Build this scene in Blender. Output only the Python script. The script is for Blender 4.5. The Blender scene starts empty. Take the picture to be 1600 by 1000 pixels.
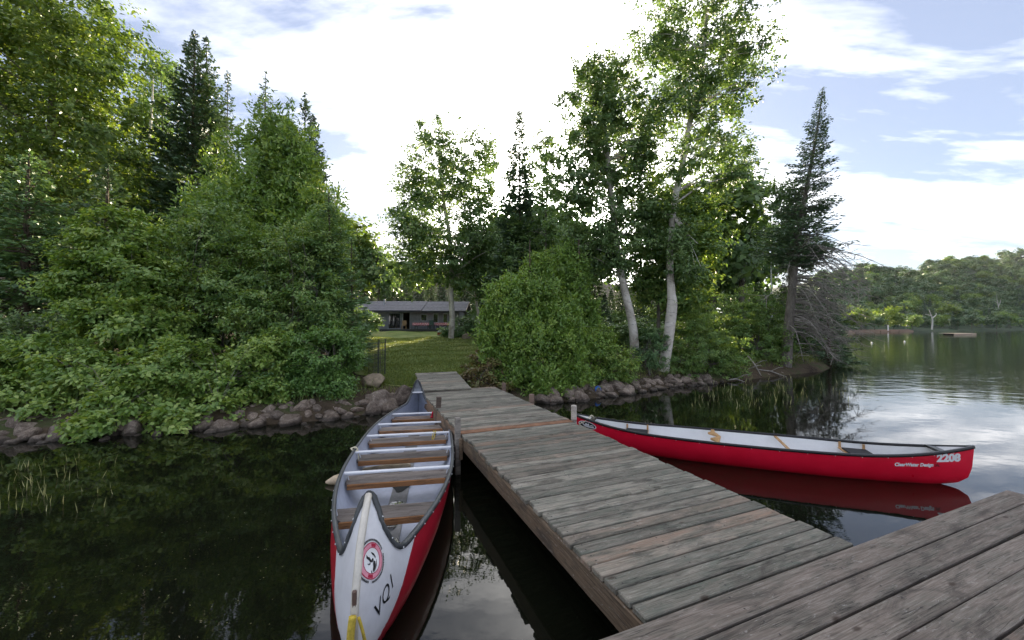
import bpy, math, random
import numpy as np
from mathutils import Vector, Matrix
from mathutils.bvhtree import BVHTree

random.seed(7)
sc = bpy.context.scene
col = sc.collection
R = math.radians

# ------------------------------------------------------------------ camera
CAM_H = 2.1
cam_data = bpy.data.cameras.new('camera')
cam = bpy.data.objects.new('camera', cam_data)
col.objects.link(cam)
cam.location = (0, 0, CAM_H)
cam.rotation_euler = (R(90.95), 0, 0)
cam_data.sensor_width = 36
cam_data.lens = 13.5
cam_data.clip_start = 0.05
cam_data.clip_end = 9000
sc.camera = cam

# ------------------------------------------------------------------ sun and sky
SUN_EL, SUN_AZ = R(12.9), R(3.6)          # azimuth measured from +Y towards +X
sun_dir = Vector((math.sin(SUN_AZ) * math.cos(SUN_EL), math.cos(SUN_AZ) * math.cos(SUN_EL), math.sin(SUN_EL)))
sl = bpy.data.lights.new('sun', 'SUN')
sl.energy = 2.2
sl.angle = R(0.6)
sl.color = (1.0, 0.83, 0.60)
sun = bpy.data.objects.new('sun', sl)
col.objects.link(sun)
sun.rotation_euler = (-sun_dir).to_track_quat('-Z', 'Y').to_euler()

sc.view_settings.view_transform = 'Standard'
sc.view_settings.look = 'None'
sc.view_settings.gamma = 1.0
sc.view_settings.exposure = 3.05
sc.view_settings.use_curve_mapping = False

world = bpy.data.worlds.new('World')
sc.world = world
world.use_nodes = True


class NT:
    """small node helper"""
    def __init__(self, tree):
        self.t = tree
        tree.nodes.clear()

    def n(self, typ, **kw):
        nd = self.t.nodes.new(typ)
        for k, v in kw.items():
            if k.startswith('i_'):
                self.set(nd, k[2:], v)
            else:
                setattr(nd, k, v)
        return nd

    def set(self, nd, key, v):
        if key.isdigit():
            s = nd.inputs[int(key)]
        else:
            s = nd.inputs[key.replace('_', ' ')] if key.replace('_', ' ') in nd.inputs else nd.inputs[key]
        if isinstance(v, bpy.types.NodeSocket):
            self.t.links.new(v, s)
        else:
            s.default_value = v

    def math(self, op, a, b=0.0, c=0.0, clamp=False):
        nd = self.t.nodes.new('ShaderNodeMath')
        nd.operation = op
        nd.use_clamp = clamp
        for i, v in enumerate((a, b, c)):
            self.set(nd, str(i), v)
        return nd.outputs[0]

    def vmath(self, op, a, b=None):
        nd = self.t.nodes.new('ShaderNodeVectorMath')
        nd.operation = op
        self.set(nd, '0', a)
        if b is not None:
            self.set(nd, '1', b)
        return nd

    def ramp(self, fac, stops, interp='LINEAR'):
        nd = self.t.nodes.new('ShaderNodeValToRGB')
        cr = nd.color_ramp
        cr.interpolation = interp
        while len(cr.elements) < len(stops):
            cr.elements.new(0.5)
        for e, (p, c) in zip(cr.elements, stops):
            e.position = p
            e.color = (c[0], c[1], c[2], 1) if not isinstance(c, (int, float)) else (c, c, c, 1)
        self.set(nd, 'Fac', fac)
        return nd.outputs['Color']

    def mix(self, fac, a, b, blend='MIX'):
        nd = self.t.nodes.new('ShaderNodeMix')
        nd.data_type = 'RGBA'
        nd.blend_type = blend
        self.set(nd, '0', fac)
        for i, v in ((6, a), (7, b)):
            if isinstance(v, tuple) and len(v) == 3:
                v = v + (1,)
            self.set(nd, str(i), v)
        return nd.outputs[2]

    def noise(self, vec, scale, detail=4, rough=0.55, dist=0.0):
        nd = self.n('ShaderNodeTexNoise')
        if vec is not None:
            self.set(nd, 'Vector', vec)
        self.set(nd, 'Scale', scale)
        self.set(nd, 'Detail', detail)
        self.set(nd, 'Roughness', rough)
        self.set(nd, 'Distortion', dist)
        return nd.outputs[0]


def make_world():
    g = NT(world.node_tree)
    tc = g.n('ShaderNodeTexCoord')
    d = tc.outputs['Generated']
    sky = g.n('ShaderNodeTexSky', sky_type='NISHITA', sun_disc=False, sun_elevation=SUN_EL, sun_rotation=SUN_AZ,
              altitude=400, air_density=1.0, dust_density=1.6, ozone_density=2.5)
    sep = g.n('ShaderNodeSeparateXYZ')
    g.set(sep, 'Vector', d)
    dz = g.math('MAXIMUM', sep.outputs['Z'], 0.0)
    # cloud sheet: the direction meets a plane high overhead
    inv = g.math('DIVIDE', 1.0, g.math('ADD', dz, 0.16))
    pl = g.n('ShaderNodeCombineXYZ')
    g.set(pl, 'X', g.math('MULTIPLY', sep.outputs['X'], inv))
    g.set(pl, 'Y', g.math('MULTIPLY', sep.outputs['Y'], inv))
    mp = g.n('ShaderNodeMapping')
    g.set(mp, 'Vector', pl.outputs[0])
    mp.inputs['Location'].default_value = (9.3, 3.3, 0.0)
    mp.inputs['Rotation'].default_value = (0, 0, R(28))
    mp.inputs['Scale'].default_value = (0.62, 1.15, 1)
    n1 = g.noise(mp.outputs[0], 0.95, 6, 0.56, 0.7)
    mp2 = g.n('ShaderNodeMapping')
    g.set(mp2, 'Vector', pl.outputs[0])
    mp2.inputs['Rotation'].default_value = (0, 0, R(-20))
    mp2.inputs['Scale'].default_value = (0.9, 3.2, 1)
    n2 = g.noise(mp2.outputs[0], 1.6, 7, 0.6, 0.4)
    dot = g.vmath('DOT_PRODUCT', d, tuple(sun_dir)).outputs['Value']
    dot = g.math('MAXIMUM', dot, 0.0)
    near = g.math('POWER', dot, 9.0)
    low = g.math('POWER', g.math('SUBTRACT', 1.0, dz), 7.0)
    m = g.math('ADD', g.math('MULTIPLY', n1, 0.72), g.math('MULTIPLY', n2, 0.34))
    m = g.math('ADD', g.math('ADD', m, -0.016), g.math('MULTIPLY', near, 0.19))
    m = g.math('ADD', m, g.math('MULTIPLY', low, 0.13))
    mask = g.ramp(m, [(0.50, 0.0), (0.58, 0.22), (0.68, 0.75), (0.80, 1.0)])
    # clouds glow towards the sun, lavender white away from it
    glow = g.math('POWER', dot, 5.0)
    core = g.math('POWER', dot, 60.0)
    hot = g.math('POWER', dot, 2500.0)
    br = g.math('ADD', g.math('ADD', 0.14, g.math('MULTIPLY', g.math('MINIMUM', n2, 0.72), 0.46)), g.math('MULTIPLY', glow, 0.75))
    br = g.math('ADD', br, g.math('MULTIPLY', core, 3.0))
    ccol = g.mix(glow, (0.97, 0.95, 0.95), (1.0, 0.97, 0.91))
    cl = g.n('ShaderNodeVectorMath', operation='SCALE')
    g.set(cl, '0', ccol)
    g.set(cl, 'Scale', br)
    sk = g.n('ShaderNodeVectorMath', operation='SCALE')
    g.set(sk, '0', g.mix(0.6, sky.outputs[0], (2.25, 2.42, 3.15)))
    g.set(sk, 'Scale', 0.0335)
    both = g.mix(g.math('MULTIPLY', mask, 0.93), sk.outputs[0], cl.outputs[0])
    # the veiled sun itself
    disc = g.n('ShaderNodeVectorMath', operation='SCALE')
    g.set(disc, '0', (1.0, 0.80, 0.5))
    g.set(disc, 'Scale', g.math('MULTIPLY', hot, 9.0))
    add = g.vmath('ADD', both, disc.outputs[0])
    bg = g.n('ShaderNodeBackground')
    g.set(bg, 'Color', add.outputs[0])
    bg.inputs['Strength'].default_value = 1.0
    out = g.n('ShaderNodeOutputWorld')
    g.set(out, 'Surface', bg.outputs[0])


make_world()
world.cycles.sampling_method = 'MANUAL'
world.cycles.sample_map_resolution = 1024
sc.cycles.max_bounces = 6
sc.cycles.diffuse_bounces = 4
sc.cycles.glossy_bounces = 3
sc.cycles.transmission_bounces = 3
sc.cycles.transparent_max_bounces = 4
sc.cycles.caustics_reflective = False
sc.cycles.caustics_refractive = False
sc.cycles.use_denoising = True
sc.cycles.sample_clamp_indirect = 6.0


# ------------------------------------------------------------------ helpers
def at(px, py, Y):
    """a point seen in the photograph (1600 x 1000) that stands Y metres away"""
    return Vector(((px - 800) / 600 * Y, Y, CAM_H - (py - 510) / 600 * Y))


def tag(o, label=None, cat=None, group=None, kind=None):
    if label:
        o['label'] = label
    if cat:
        o['category'] = cat
    if group:
        o['group'] = group
    if kind:
        o['kind'] = kind
    return o


def empty(name, loc=(0, 0, 0), rz=0.0, label=None, cat=None, group=None):
    o = bpy.data.objects.new(name, None)
    o.empty_display_size = 0.2
    col.objects.link(o)
    o.location = loc
    o.rotation_euler = (0, 0, rz)
    return tag(o, label, cat, group)


def obj(name, me, parent=None, loc=None):
    o = bpy.data.objects.new(name, me)
    col.objects.link(o)
    if parent is not None:
        o.parent = parent
    if loc is not None:
        o.location = loc
    return o


def mesh_np(name, V, F, mat=None, smooth=False, tint=None):
    """fast mesh from numpy vertices and equal-sized faces"""
    V = np.asarray(V, dtype=np.float32)
    F = np.asarray(F, dtype=np.int32)
    me = bpy.data.meshes.new(name)
    k = F.shape[1]
    me.vertices.add(len(V))
    me.vertices.foreach_set('co', V.ravel())
    me.loops.add(F.size)
    me.loops.foreach_set('vertex_index', F.ravel())
    me.polygons.add(len(F))
    me.polygons.foreach_set('loop_start', np.arange(0, F.size, k, dtype=np.int32))
    if smooth:
        me.polygons.foreach_set('use_smooth', np.ones(len(F), dtype=bool))
    if tint is not None:
        a = me.attributes.new('tint', 'FLOAT', 'FACE')
        a.data.foreach_set('value', np.asarray(tint, dtype=np.float32))
    me.update(calc_edges=True)
    if mat is not None:
        me.materials.append(mat)
    return me


class MB:
    """collects simple shapes into one mesh"""
    def __init__(self):
        self.v, self.f = [], []

    def add(self, vs, fs):
        o = len(self.v)
        self.v += [tuple(p) for p in vs]
        self.f += [tuple(i + o for i in f) for f in fs]
        return self

    def box(self, c, s, rz=0.0, bevel=0.0, rot=None):
        hx, hy, hz = s[0] / 2, s[1] / 2, s[2] / 2
        M = rot if rot is not None else Matrix.Rotation(rz, 3, 'Z')
        c = Vector(c)
        if bevel <= 0:
            P = [(-hx, -hy, -hz), (hx, -hy, -hz), (hx, hy, -hz), (-hx, hy, -hz), (-hx, -hy, hz), (hx, -hy, hz), (hx, hy, hz), (-hx, hy, hz)]
            Fc = [(3, 2, 1, 0), (4, 5, 6, 7), (0, 1, 5, 4), (1, 2, 6, 5), (2, 3, 7, 6), (3, 0, 4, 7)]
        else:
            b = min(bevel, hx * .9, hy * .9, hz * .9)
            P, idx = [], {}
            for sx in (-1, 1):
                for sy in (-1, 1):
                    for sz in (-1, 1):
                        for a in range(3):
                            q = [sx * (hx - b), sy * (hy - b), sz * (hz - b)]
                            q[a] += (sx, sy, sz)[a] * b
                            idx[(sx, sy, sz, a)] = len(P)
                            P.append(tuple(q))
            Fc = []
            for a in range(3):
                o1, o2 = [k for k in range(3) if k != a]
                for s_ in (-1, 1):
                    q = []
                    for (p1, p2) in ((-1, -1), (1, -1), (1, 1), (-1, 1)):
                        k = [0, 0, 0]
                        k[a], k[o1], k[o2] = s_, p1, p2
                        q.append(idx[(k[0], k[1], k[2], a)])
                    Fc.append(tuple(q))
            for a in range(3):
                o1, o2 = [k for k in range(3) if k != a]
                for p1 in (-1, 1):
                    for p2 in (-1, 1):
                        def K(sa, ax):
                            k = [0, 0, 0]
                            k[a], k[o1], k[o2] = sa, p1, p2
                            return idx[(k[0], k[1], k[2], ax)]
                        Fc.append((K(-1, o1), K(1, o1), K(1, o2), K(-1, o2)))
            for sx in (-1, 1):
                for sy in (-1, 1):
                    for sz in (-1, 1):
                        Fc.append(tuple(idx[(sx, sy, sz, a)] for a in range(3)))
        self.add([c + M @ Vector(p) for p in P], Fc)
        return self

    def tube(self, pts, rad, n=8, cap=True, squash=1.0):
        pts = [Vector(p) for p in pts]
        if isinstance(rad, (int, float)):
            rad = [rad] * len(pts)
        o = len(self.v)
        prev = None
        for i, p in enumerate(pts):
            t = (pts[min(i + 1, len(pts) - 1)] - pts[max(i - 1, 0)])
            if t.length < 1e-9:
                t = Vector((0, 0, 1))
            t.normalize()
            if prev is None:
                a = t.orthogonal().normalized()
            else:
                a = (prev - t * prev.dot(t))
                a = a.normalized() if a.length > 1e-6 else t.orthogonal().normalized()
            prev = a
            b = t.cross(a)
            for k in range(n):
                an = 2 * math.pi * k / n
                self.v.append(tuple(p + (a * math.cos(an) + b * math.sin(an) * squash) * rad[i]))
        for i in range(len(pts) - 1):
            for k in range(n):
                k2 = (k + 1) % n
                self.f.append((o + i * n + k, o + i * n + k2, o + (i + 1) * n + k2, o + (i + 1) * n + k))
        if cap:
            self.f.append(tuple(o + k for k in reversed(range(n))))
            self.f.append(tuple(o + (len(pts) - 1) * n + k for k in range(n)))
        return self

    def mesh(self, name, mat=None, smooth=False):
        me = bpy.data.meshes.new(name)
        me.from_pydata(self.v, [], self.f)
        if smooth:
            me.polygons.foreach_set('use_smooth', [True] * len(me.polygons))
        if mat is not None:
            me.materials.append(mat)
        me.validate()
        import bmesh
        bm = bmesh.new()
        bm.from_mesh(me)
        bmesh.ops.recalc_face_normals(bm, faces=bm.faces)
        bm.to_mesh(me)
        bm.free()
        return me

    def build(self, name, mat, parent=None, smooth=False, loc=None):
        return obj(name, self.mesh(name, mat, smooth), parent, loc)


# ------------------------------------------------------------------ materials
def new_mat(name):
    m = bpy.data.materials.new(name)
    m.use_nodes = True
    return m, NT(m.node_tree)


def finish(m, g, color, rough=0.6, spec=0.4, bump=None, bump_s=0.3, bump_d=0.01, metal=0.0, **kw):
    p = g.n('ShaderNodeBsdfPrincipled')
    if isinstance(color, tuple) and len(color) == 3:
        color = color + (1,)
    g.set(p, 'Base Color', color)
    g.set(p, 'Roughness', rough)
    g.set(p, 'Specular IOR Level', spec)
    g.set(p, 'Metallic', metal)
    for k, v in kw.items():
        g.set(p, k, v)
    if bump is not None:
        b = g.n('ShaderNodeBump')
        b.inputs['Strength'].default_value = bump_s
        b.inputs['Distance'].default_value = bump_d
        g.set(b, 'Height', bump)
        g.set(p, 'Normal', b.outputs[0])
    o = g.n('ShaderNodeOutputMaterial')
    g.set(o, 'Surface', p.outputs[0])
    return m


def plain(name, color, rough=0.6, spec=0.4, var=0.12, scale=8.0, metal=0.0, bump=0.0, coat=0.0):
    """one paint or material colour with a little uneven wear"""
    m, g = new_mat(name)
    tc = g.n('ShaderNodeTexCoord')
    n = g.noise(tc.outputs['Object'], scale, 5, 0.6)
    n2 = g.noise(tc.outputs['Object'], scale * 6, 3, 0.6)
    c1 = tuple(max(0, c * (1 - var)) for c in color)
    c2 = tuple(min(1, c * (1 + var)) for c in color)
    c = g.ramp(g.math('ADD', g.math('MULTIPLY', n, 0.7), g.math('MULTIPLY', n2, 0.3)), [(0.35, c1), (0.65, c2)])
    r = g.math('ADD', rough - 0.08, g.math('MULTIPLY', n, 0.16), clamp=True)
    kw = {'Coat Weight': coat, 'Coat Roughness': 0.12} if coat else {}
    return finish(m, g, c, r, spec, n2 if bump else None, bump, 0.004, metal, **kw)


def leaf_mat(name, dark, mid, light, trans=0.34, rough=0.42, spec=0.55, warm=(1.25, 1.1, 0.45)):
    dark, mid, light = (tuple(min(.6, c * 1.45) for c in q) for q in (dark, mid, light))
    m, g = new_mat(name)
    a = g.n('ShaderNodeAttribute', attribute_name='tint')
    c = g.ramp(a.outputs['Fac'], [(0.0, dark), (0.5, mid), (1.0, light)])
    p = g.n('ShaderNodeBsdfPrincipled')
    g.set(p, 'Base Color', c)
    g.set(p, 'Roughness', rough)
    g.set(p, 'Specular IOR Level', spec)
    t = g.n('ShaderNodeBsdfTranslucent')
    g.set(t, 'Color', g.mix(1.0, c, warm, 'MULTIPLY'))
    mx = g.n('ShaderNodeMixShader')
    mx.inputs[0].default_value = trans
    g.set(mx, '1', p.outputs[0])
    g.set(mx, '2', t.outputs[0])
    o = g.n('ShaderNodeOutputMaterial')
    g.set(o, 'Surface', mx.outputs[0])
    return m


LEAF = {
    'alder': leaf_mat('alder_leaf', (0.070, 0.140, 0.030), (0.155, 0.250, 0.058), (0.290, 0.370, 0.100), trans=.38),
    'cherry': leaf_mat('cherry_leaf', (0.065, 0.130, 0.038), (0.130, 0.220, 0.062), (0.240, 0.310, 0.095), trans=.38),
    'cedar': leaf_mat('cedar_spray', (0.070, 0.135, 0.028), (0.140, 0.235, 0.046), (0.240, 0.330, 0.080), trans=0.32),
    'birch': leaf_mat('birch_leaf', (0.060, 0.110, 0.040), (0.110, 0.180, 0.065), (0.185, 0.250, 0.095), trans=0.36, warm=(1.1, 1.1, .5)),
    'golden': leaf_mat('sunlit_leaf_tint', (0.070, 0.120, 0.030), (0.128, 0.192, 0.046), (0.230, 0.275, 0.070), trans=0.36, warm=(1.1, 1.1, 0.42)),  # yellow of the low sunlight put into the leaf colour
    'spruce': leaf_mat('spruce_needle', (0.032, 0.066, 0.036), (0.060, 0.108, 0.052), (0.100, 0.155, 0.066), trans=0.15),
    'fir': leaf_mat('fir_needle', (0.048, 0.105, 0.044), (0.092, 0.170, 0.066), (0.155, 0.240, 0.095), trans=0.22),
    'hill': leaf_mat('hill_leaf', (0.038, 0.085, 0.040), (0.070, 0.130, 0.056), (0.115, 0.175, 0.068), trans=0.2),
    'hillfir': leaf_mat('hill_needle', (0.022, 0.050, 0.038), (0.040, 0.075, 0.050), (0.065, 0.105, 0.060), trans=0.1),
    'rusty': leaf_mat('rusty_leaf', (0.085, 0.060, 0.028), (0.140, 0.105, 0.045), (0.130, 0.170, 0.050), trans=0.3),
    'fern': leaf_mat('fern_leaf', (0.055, 0.120, 0.030), (0.100, 0.195, 0.048), (0.160, 0.260, 0.068), trans=0.35),
    'grass': leaf_mat('grass_blade', (0.060, 0.100, 0.024), (0.110, 0.150, 0.036), (0.190, 0.200, 0.060), trans=0.3),
    'reed': leaf_mat('reed_stem', (0.150, 0.160, 0.060), (0.260, 0.260, 0.110), (0.400, 0.380, 0.200), trans=0.2),
}


def bark_mat(name, c1, c2, scale=6.0):
    m, g = new_mat(name)
    tc = g.n('ShaderNodeTexCoord')
    mp = g.n('ShaderNodeMapping')
    g.set(mp, 'Vector', tc.outputs['Object'])
    mp.inputs['Scale'].default_value = (1, 1, 0.25)
    n = g.noise(mp.outputs[0], scale * 2.2, 6, 0.65, 0.4)
    c = g.ramp(n, [(0.32, c1), (0.68, c2)])
    return finish(m, g, c, 0.9, 0.15, n, 0.7, 0.03)


def birch_bark():
    m, g = new_mat('birch_bark')
    tc = g.n('ShaderNodeTexCoord')
    mp = g.n('ShaderNodeMapping')
    g.set(mp, 'Vector', tc.outputs['Object'])
    mp.inputs['Scale'].default_value = (1.6, 1.6, 9)
    n = g.noise(mp.outputs[0], 2.4, 5, 0.6, 0.3)          # horizontal lenticels
    n2 = g.noise(tc.outputs['Object'], 1.3, 5, 0.65, 0.6)  # grey and peeling patches
    n3 = g.noise(tc.outputs['Object'], 5.5, 5, 0.65, 0.6)
    base = g.ramp(n2, [(0.34, (0.32, 0.28, 0.23)), (0.50, (0.58, 0.53, 0.46)), (0.66, (0.76, 0.72, 0.66))])
    lent = g.ramp(n, [(0.60, 0.0), (0.67, 1.0)])
    c = g.mix(g.math('MULTIPLY', lent, 0.75), base, (0.13, 0.11, 0.10))
    scar = g.ramp(n3, [(0.66, 0.0), (0.72, 1.0)])
    c = g.mix(g.math('MULTIPLY', scar, 0.85), c, (0.09, 0.075, 0.065))
    return finish(m, g, c, 0.8, 0.2, n, 0.5, 0.012)


BARK = {
    'birch': birch_bark(),
    'grey': bark_mat('grey_bark', (0.090, 0.078, 0.066), (0.230, 0.205, 0.175)),
    'brown': bark_mat('brown_bark', (0.060, 0.044, 0.032), (0.150, 0.115, 0.085)),
    'dead': bark_mat('dead_wood', (0.200, 0.175, 0.150), (0.400, 0.370, 0.335)),
    'silver': bark_mat('bleached_wood', (0.40, 0.38, 0.34), (0.66, 0.63, 0.58)),
}


def deck_wood(name, tones, algae=0.5, seedoff=0.0, wear=0.5):
    """weathered plank: grain along local X, each board with its own shade and patches"""
    m, g = new_mat(name)
    tc = g.n('ShaderNodeTexCoord')
    oi = g.n('ShaderNodeObjectInfo')
    off = g.n('ShaderNodeCombineXYZ')
    g.set(off, 'X', g.math('MULTIPLY', oi.outputs['Random'], 37.0 + seedoff))
    g.set(off, 'Y', g.math('MULTIPLY', oi.outputs['Random'], 91.0))
    v = g.vmath('ADD', tc.outputs['Object'], off.outputs[0]).outputs[0]
    mp = g.n('ShaderNodeMapping')
    g.set(mp, 'Vector', v)
    mp.inputs['Scale'].default_value = (1.3, 26, 26)
    grain = g.noise(mp.outputs[0], 2.2, 7, 0.68, 1.2)
    mp3 = g.n('ShaderNodeMapping')
    g.set(mp3, 'Vector', v)
    mp3.inputs['Scale'].default_value = (2.0, 60, 60)
    fine = g.noise(mp3.outputs[0], 2.6, 4, 0.6, 0.3)
    mp2 = g.n('ShaderNodeMapping')
    g.set(mp2, 'Vector', v)
    mp2.inputs['Scale'].default_value = (1.0, 3.4, 3.4)
    blot = g.noise(mp2.outputs[0], 1.7, 6, 0.66, 0.8)
    blot2 = g.noise(mp2.outputs[0], 3.3, 6, 0.7, 0.5)
    c = g.ramp(g.math('ADD', g.math('MULTIPLY', grain, 0.6), g.math('MULTIPLY', fine, 0.4)),
               [(0.30, tones[0]), (0.50, tones[1]), (0.70, tones[2])])
    # board to board difference
    shade = g.math('ADD', 0.62, g.math('MULTIPLY', oi.outputs['Random'], 0.62))
    sc_ = g.n('ShaderNodeVectorMath', operation='SCALE')
    g.set(sc_, '0', c)
    g.set(sc_, 'Scale', shade)
    c = sc_.outputs[0]
    rnd2 = g.math('FRACT', g.math('MULTIPLY', oi.outputs['Random'], 17.31))
    red = g.math('MULTIPLY', g.ramp(rnd2, [(0.70, 0.0), (0.95, 0.65)]), g.ramp(blot, [(0.40, 0.3), (0.62, 1.0)]))
    c = g.mix(red, c, (0.30, 0.175, 0.115), 'MIX')
    gr = g.math('MULTIPLY', g.ramp(blot2, [(0.44, 0.0), (0.66, 1.0)]), algae)
    c = g.mix(gr, c, (0.088, 0.112, 0.086))
    dk = g.math('MULTIPLY', g.ramp(blot, [(0.34, 1.0), (0.50, 0.0)]), 0.75)
    c = g.mix(dk, c, (0.055, 0.047, 0.038))
    # pale scuffs
    mp4 = g.n('ShaderNodeMapping')
    g.set(mp4, 'Vector', v)
    mp4.inputs['Scale'].default_value = (3.0, 13, 13)
    mp4.inputs['Rotation'].default_value = (0, 0, 0.10)
    sc2 = g.noise(mp4.outputs[0], 2.1, 8, 0.78, 2.2)
    scf = g.math('MULTIPLY', g.ramp(sc2, [(0.585, 0.0), (0.66, 1.0)]), wear)
    c = g.mix(scf, c, (0.45, 0.42, 0.38))
    h = g.math('ADD', g.math('MULTIPLY', grain, 0.7), g.math('MULTIPLY', fine, 0.5))
    r = g.math('SUBTRACT', 0.86, g.math('MULTIPLY', gr, 0.22))
    # knots and drying cracks
    mp5 = g.n('ShaderNodeMapping')
    g.set(mp5, 'Vector', v)
    mp5.inputs['Scale'].default_value = (0.7, 20, 20)
    crk = g.noise(mp5.outputs[0], 1.4, 3, 0.5, 0.6)
    crf = g.ramp(crk, [(0.485, 0.0), (0.5, 1.0), (0.515, 0.0)])
    crf = g.math('MULTIPLY', crf, g.ramp(blot2, [(0.48, 0.0), (0.58, 0.8)]))
    c = g.mix(crf, c, (0.025, 0.020, 0.016))
    vo = g.n('ShaderNodeTexVoronoi')
    mp6 = g.n('ShaderNodeMapping')
    g.set(mp6, 'Vector', v)
    mp6.inputs['Scale'].default_value = (1.6, 3.6, 0.1)
    g.set(vo, 'Vector', mp6.outputs[0])
    g.set(vo, 'Scale', 1.5)
    kn = g.ramp(vo.outputs['Distance'], [(0.05, 0.8), (0.10, 0.0)])
    c = g.mix(kn, c, (0.05, 0.032, 0.022))
    h = g.math('SUBTRACT', h, g.math('MULTIPLY', crf, 0.9))
    return finish(m, g, c, r, 0.3, h, 0.7, 0.008)


M = {}
M['deck'] = deck_wood('weathered_dock_board', ((0.072, 0.060, 0.043), (0.245, 0.222, 0.178), (0.415, 0.382, 0.315)), 0.6, 0.0, 0.6)
M['platform'] = deck_wood('worn_platform_board', ((0.065, 0.048, 0.037), (0.190, 0.156, 0.127), (0.330, 0.285, 0.240)), 0.3, 11.0, 0.55)
M['fascia'] = deck_wood('splintered_fascia', ((0.060, 0.038, 0.024), (0.180, 0.125, 0.080), (0.360, 0.270, 0.180)), 0.1, 5.0, 0.6)
M['post'] = deck_wood('bleached_post', ((0.22, 0.18, 0.15), (0.42, 0.37, 0.32), (0.62, 0.57, 0.51)), 0.05, 3.0, 0.2)
M['darkpost'] = deck_wood('brown_post', ((0.09, 0.06, 0.045), (0.19, 0.13, 0.10), (0.30, 0.22, 0.17)), 0.1, 3.0, 0.2)
M['nail'] = plain('rusty_nail', (0.045, 0.035, 0.03), 0.6)
ms_, gs_ = new_mat('oil_stain')
tcs = gs_.n('ShaderNodeTexCoord')
ns_ = gs_.noise(tcs.outputs['Object'], 9, 6, 0.7, 0.6)
ps_ = gs_.n('ShaderNodeBsdfPrincipled')
gs_.set(ps_, 'Base Color', (0.055, 0.040, 0.026, 1))
gs_.set(ps_, 'Roughness', 0.6)
ts_ = gs_.n('ShaderNodeBsdfTransparent')
xs_m = gs_.n('ShaderNodeMixShader')
gs_.set(xs_m, '0', gs_.ramp(ns_, [(0.42, 0.0), (0.62, 0.6)]))
gs_.set(xs_m, '1', ts_.outputs[0])
gs_.set(xs_m, '2', ps_.outputs[0])
os_ = gs_.n('ShaderNodeOutputMaterial')
gs_.set(os_, 'Surface', xs_m.outputs[0])
M['stain'] = ms_

# ------------------------------------------------------------------ the setting: lake, land, hill
def water_mat():
    m, g = new_mat('lake_water')
    tc = g.n('ShaderNodeTexCoord')
    mp = g.n('ShaderNodeMapping')
    g.set(mp, 'Vector', tc.outputs['Object'])
    mp.inputs['Scale'].default_value = (1.0, 1.7, 1)
    n1 = g.noise(mp.outputs[0], 1.1, 3, 0.5, 0.3)
    n2 = g.noise(mp.outputs[0], 6.5, 3, 0.55, 0.2)
    sep = g.n('ShaderNodeSeparateXYZ')
    g.set(sep, 'Vector', tc.outputs['Object'])
    # breeze on the open water, calm by the dock
    far = g.n('ShaderNodeMapRange')
    g.set(far, 'Value', g.math('ADD', sep.outputs['Y'], g.math('MULTIPLY', g.noise(tc.outputs['Object'], 0.25, 3), 8.0)))
    far.inputs['From Min'].default_value = 13
    far.inputs['From Max'].default_value = 20
    far.inputs['To Min'].default_value = 0.10
    far.inputs['To Max'].default_value = 0.6
    h = g.math('ADD', g.math('MULTIPLY', n1, 1.0), g.math('MULTIPLY', n2, 0.13))
    h = g.math('MULTIPLY', h, far.outputs[0])
    b = g.n('ShaderNodeBump')
    b.inputs['Strength'].default_value = 0.45
    b.inputs['Distance'].default_value = 0.05
    g.set(b, 'Height', h)
    p = g.n('ShaderNodeBsdfPrincipled')
    g.set(p, 'Base Color', (0.006, 0.007, 0.004, 1))
    g.set(p, 'Roughness', 0.012)
    g.set(p, 'IOR', 1.39)
    g.set(p, 'Specular IOR Level', 0.5)
    g.set(p, 'Normal', b.outputs[0])
    o = g.n('ShaderNodeOutputMaterial')
    g.set(o, 'Surface', p.outputs[0])
    return m


M['water'] = water_mat()
S = 6000
lake = obj('lake', mesh_np('lake', [(-S, -S, 0), (S, -S, 0), (S, S, 0), (-S, S, 0)], [(0, 1, 2, 3)], M['water']))
tag(lake, 'dark still lake mirroring the trees and sky', None, None, 'structure')

SHX = np.array([-200, -90, -40, -20, -14, -9.3, -6.0, -4.3, -3.0, -1.5, 1.8, 3.5, 5.5, 7.0, 11.8, 14.5, 16, 105, 140], float)
SHY = np.array([-60, -22, 1.0, 4.8, 6.0, 7.0, 8.0, 8.6, 9.6, 10.2, 10.9, 12.0, 13.3, 14.0, 16.6, 18.0, 19.4, 136, 190], float)
HD = np.array([-6, -3, -0.6, 0.0, 0.30, 0.9, 2, 10, 25, 35, 50, 90, 160], float)
HZ = np.array([-1.6, -0.9, -0.28, 0.02, 0.20, 0.42, 0.52, 0.72, 1.02, 1.16, 2.0, 9.0, 30], float)


def shore_y(x):
    return np.interp(x, SHX, SHY)


def ground_np(x, y):
    d = y - shore_y(x)
    z = np.interp(d, HD, HZ)
    left = np.clip((-x - 5 - 0.38 * np.maximum(y - 9, 0)) / 12, 0, 1) * np.clip(d / 12, 0, 1) * 1.4
    w = np.clip((d - 0.3) / 2, 0, 1)
    z = z + left + w * (0.05 * np.sin(x * 1.3 + 0.7 * y) + 0.04 * np.sin(2.1 * y - 0.8 * x))
    return z


def gz(x, y):
    return float(ground_np(np.array([x], float), np.array([y], float))[0])


def grid_mesh(name, X, Dd, yfun, zfun, mat, smooth=True):
    xx, dd = np.meshgrid(X, Dd, indexing='ij')
    yy = yfun(xx, dd)
    zz = zfun(xx, yy)
    V = np.stack([xx, yy, zz], -1).reshape(-1, 3)
    nx, nd = len(X), len(Dd)
    i = np.arange((nx - 1) * (nd - 1))
    a = (i // (nd - 1)) * nd + i % (nd - 1)
    F = np.stack([a, a + nd, a + nd + 1, a + 1], 1)
    return mesh_np(name, V, F, mat, smooth)


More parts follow.
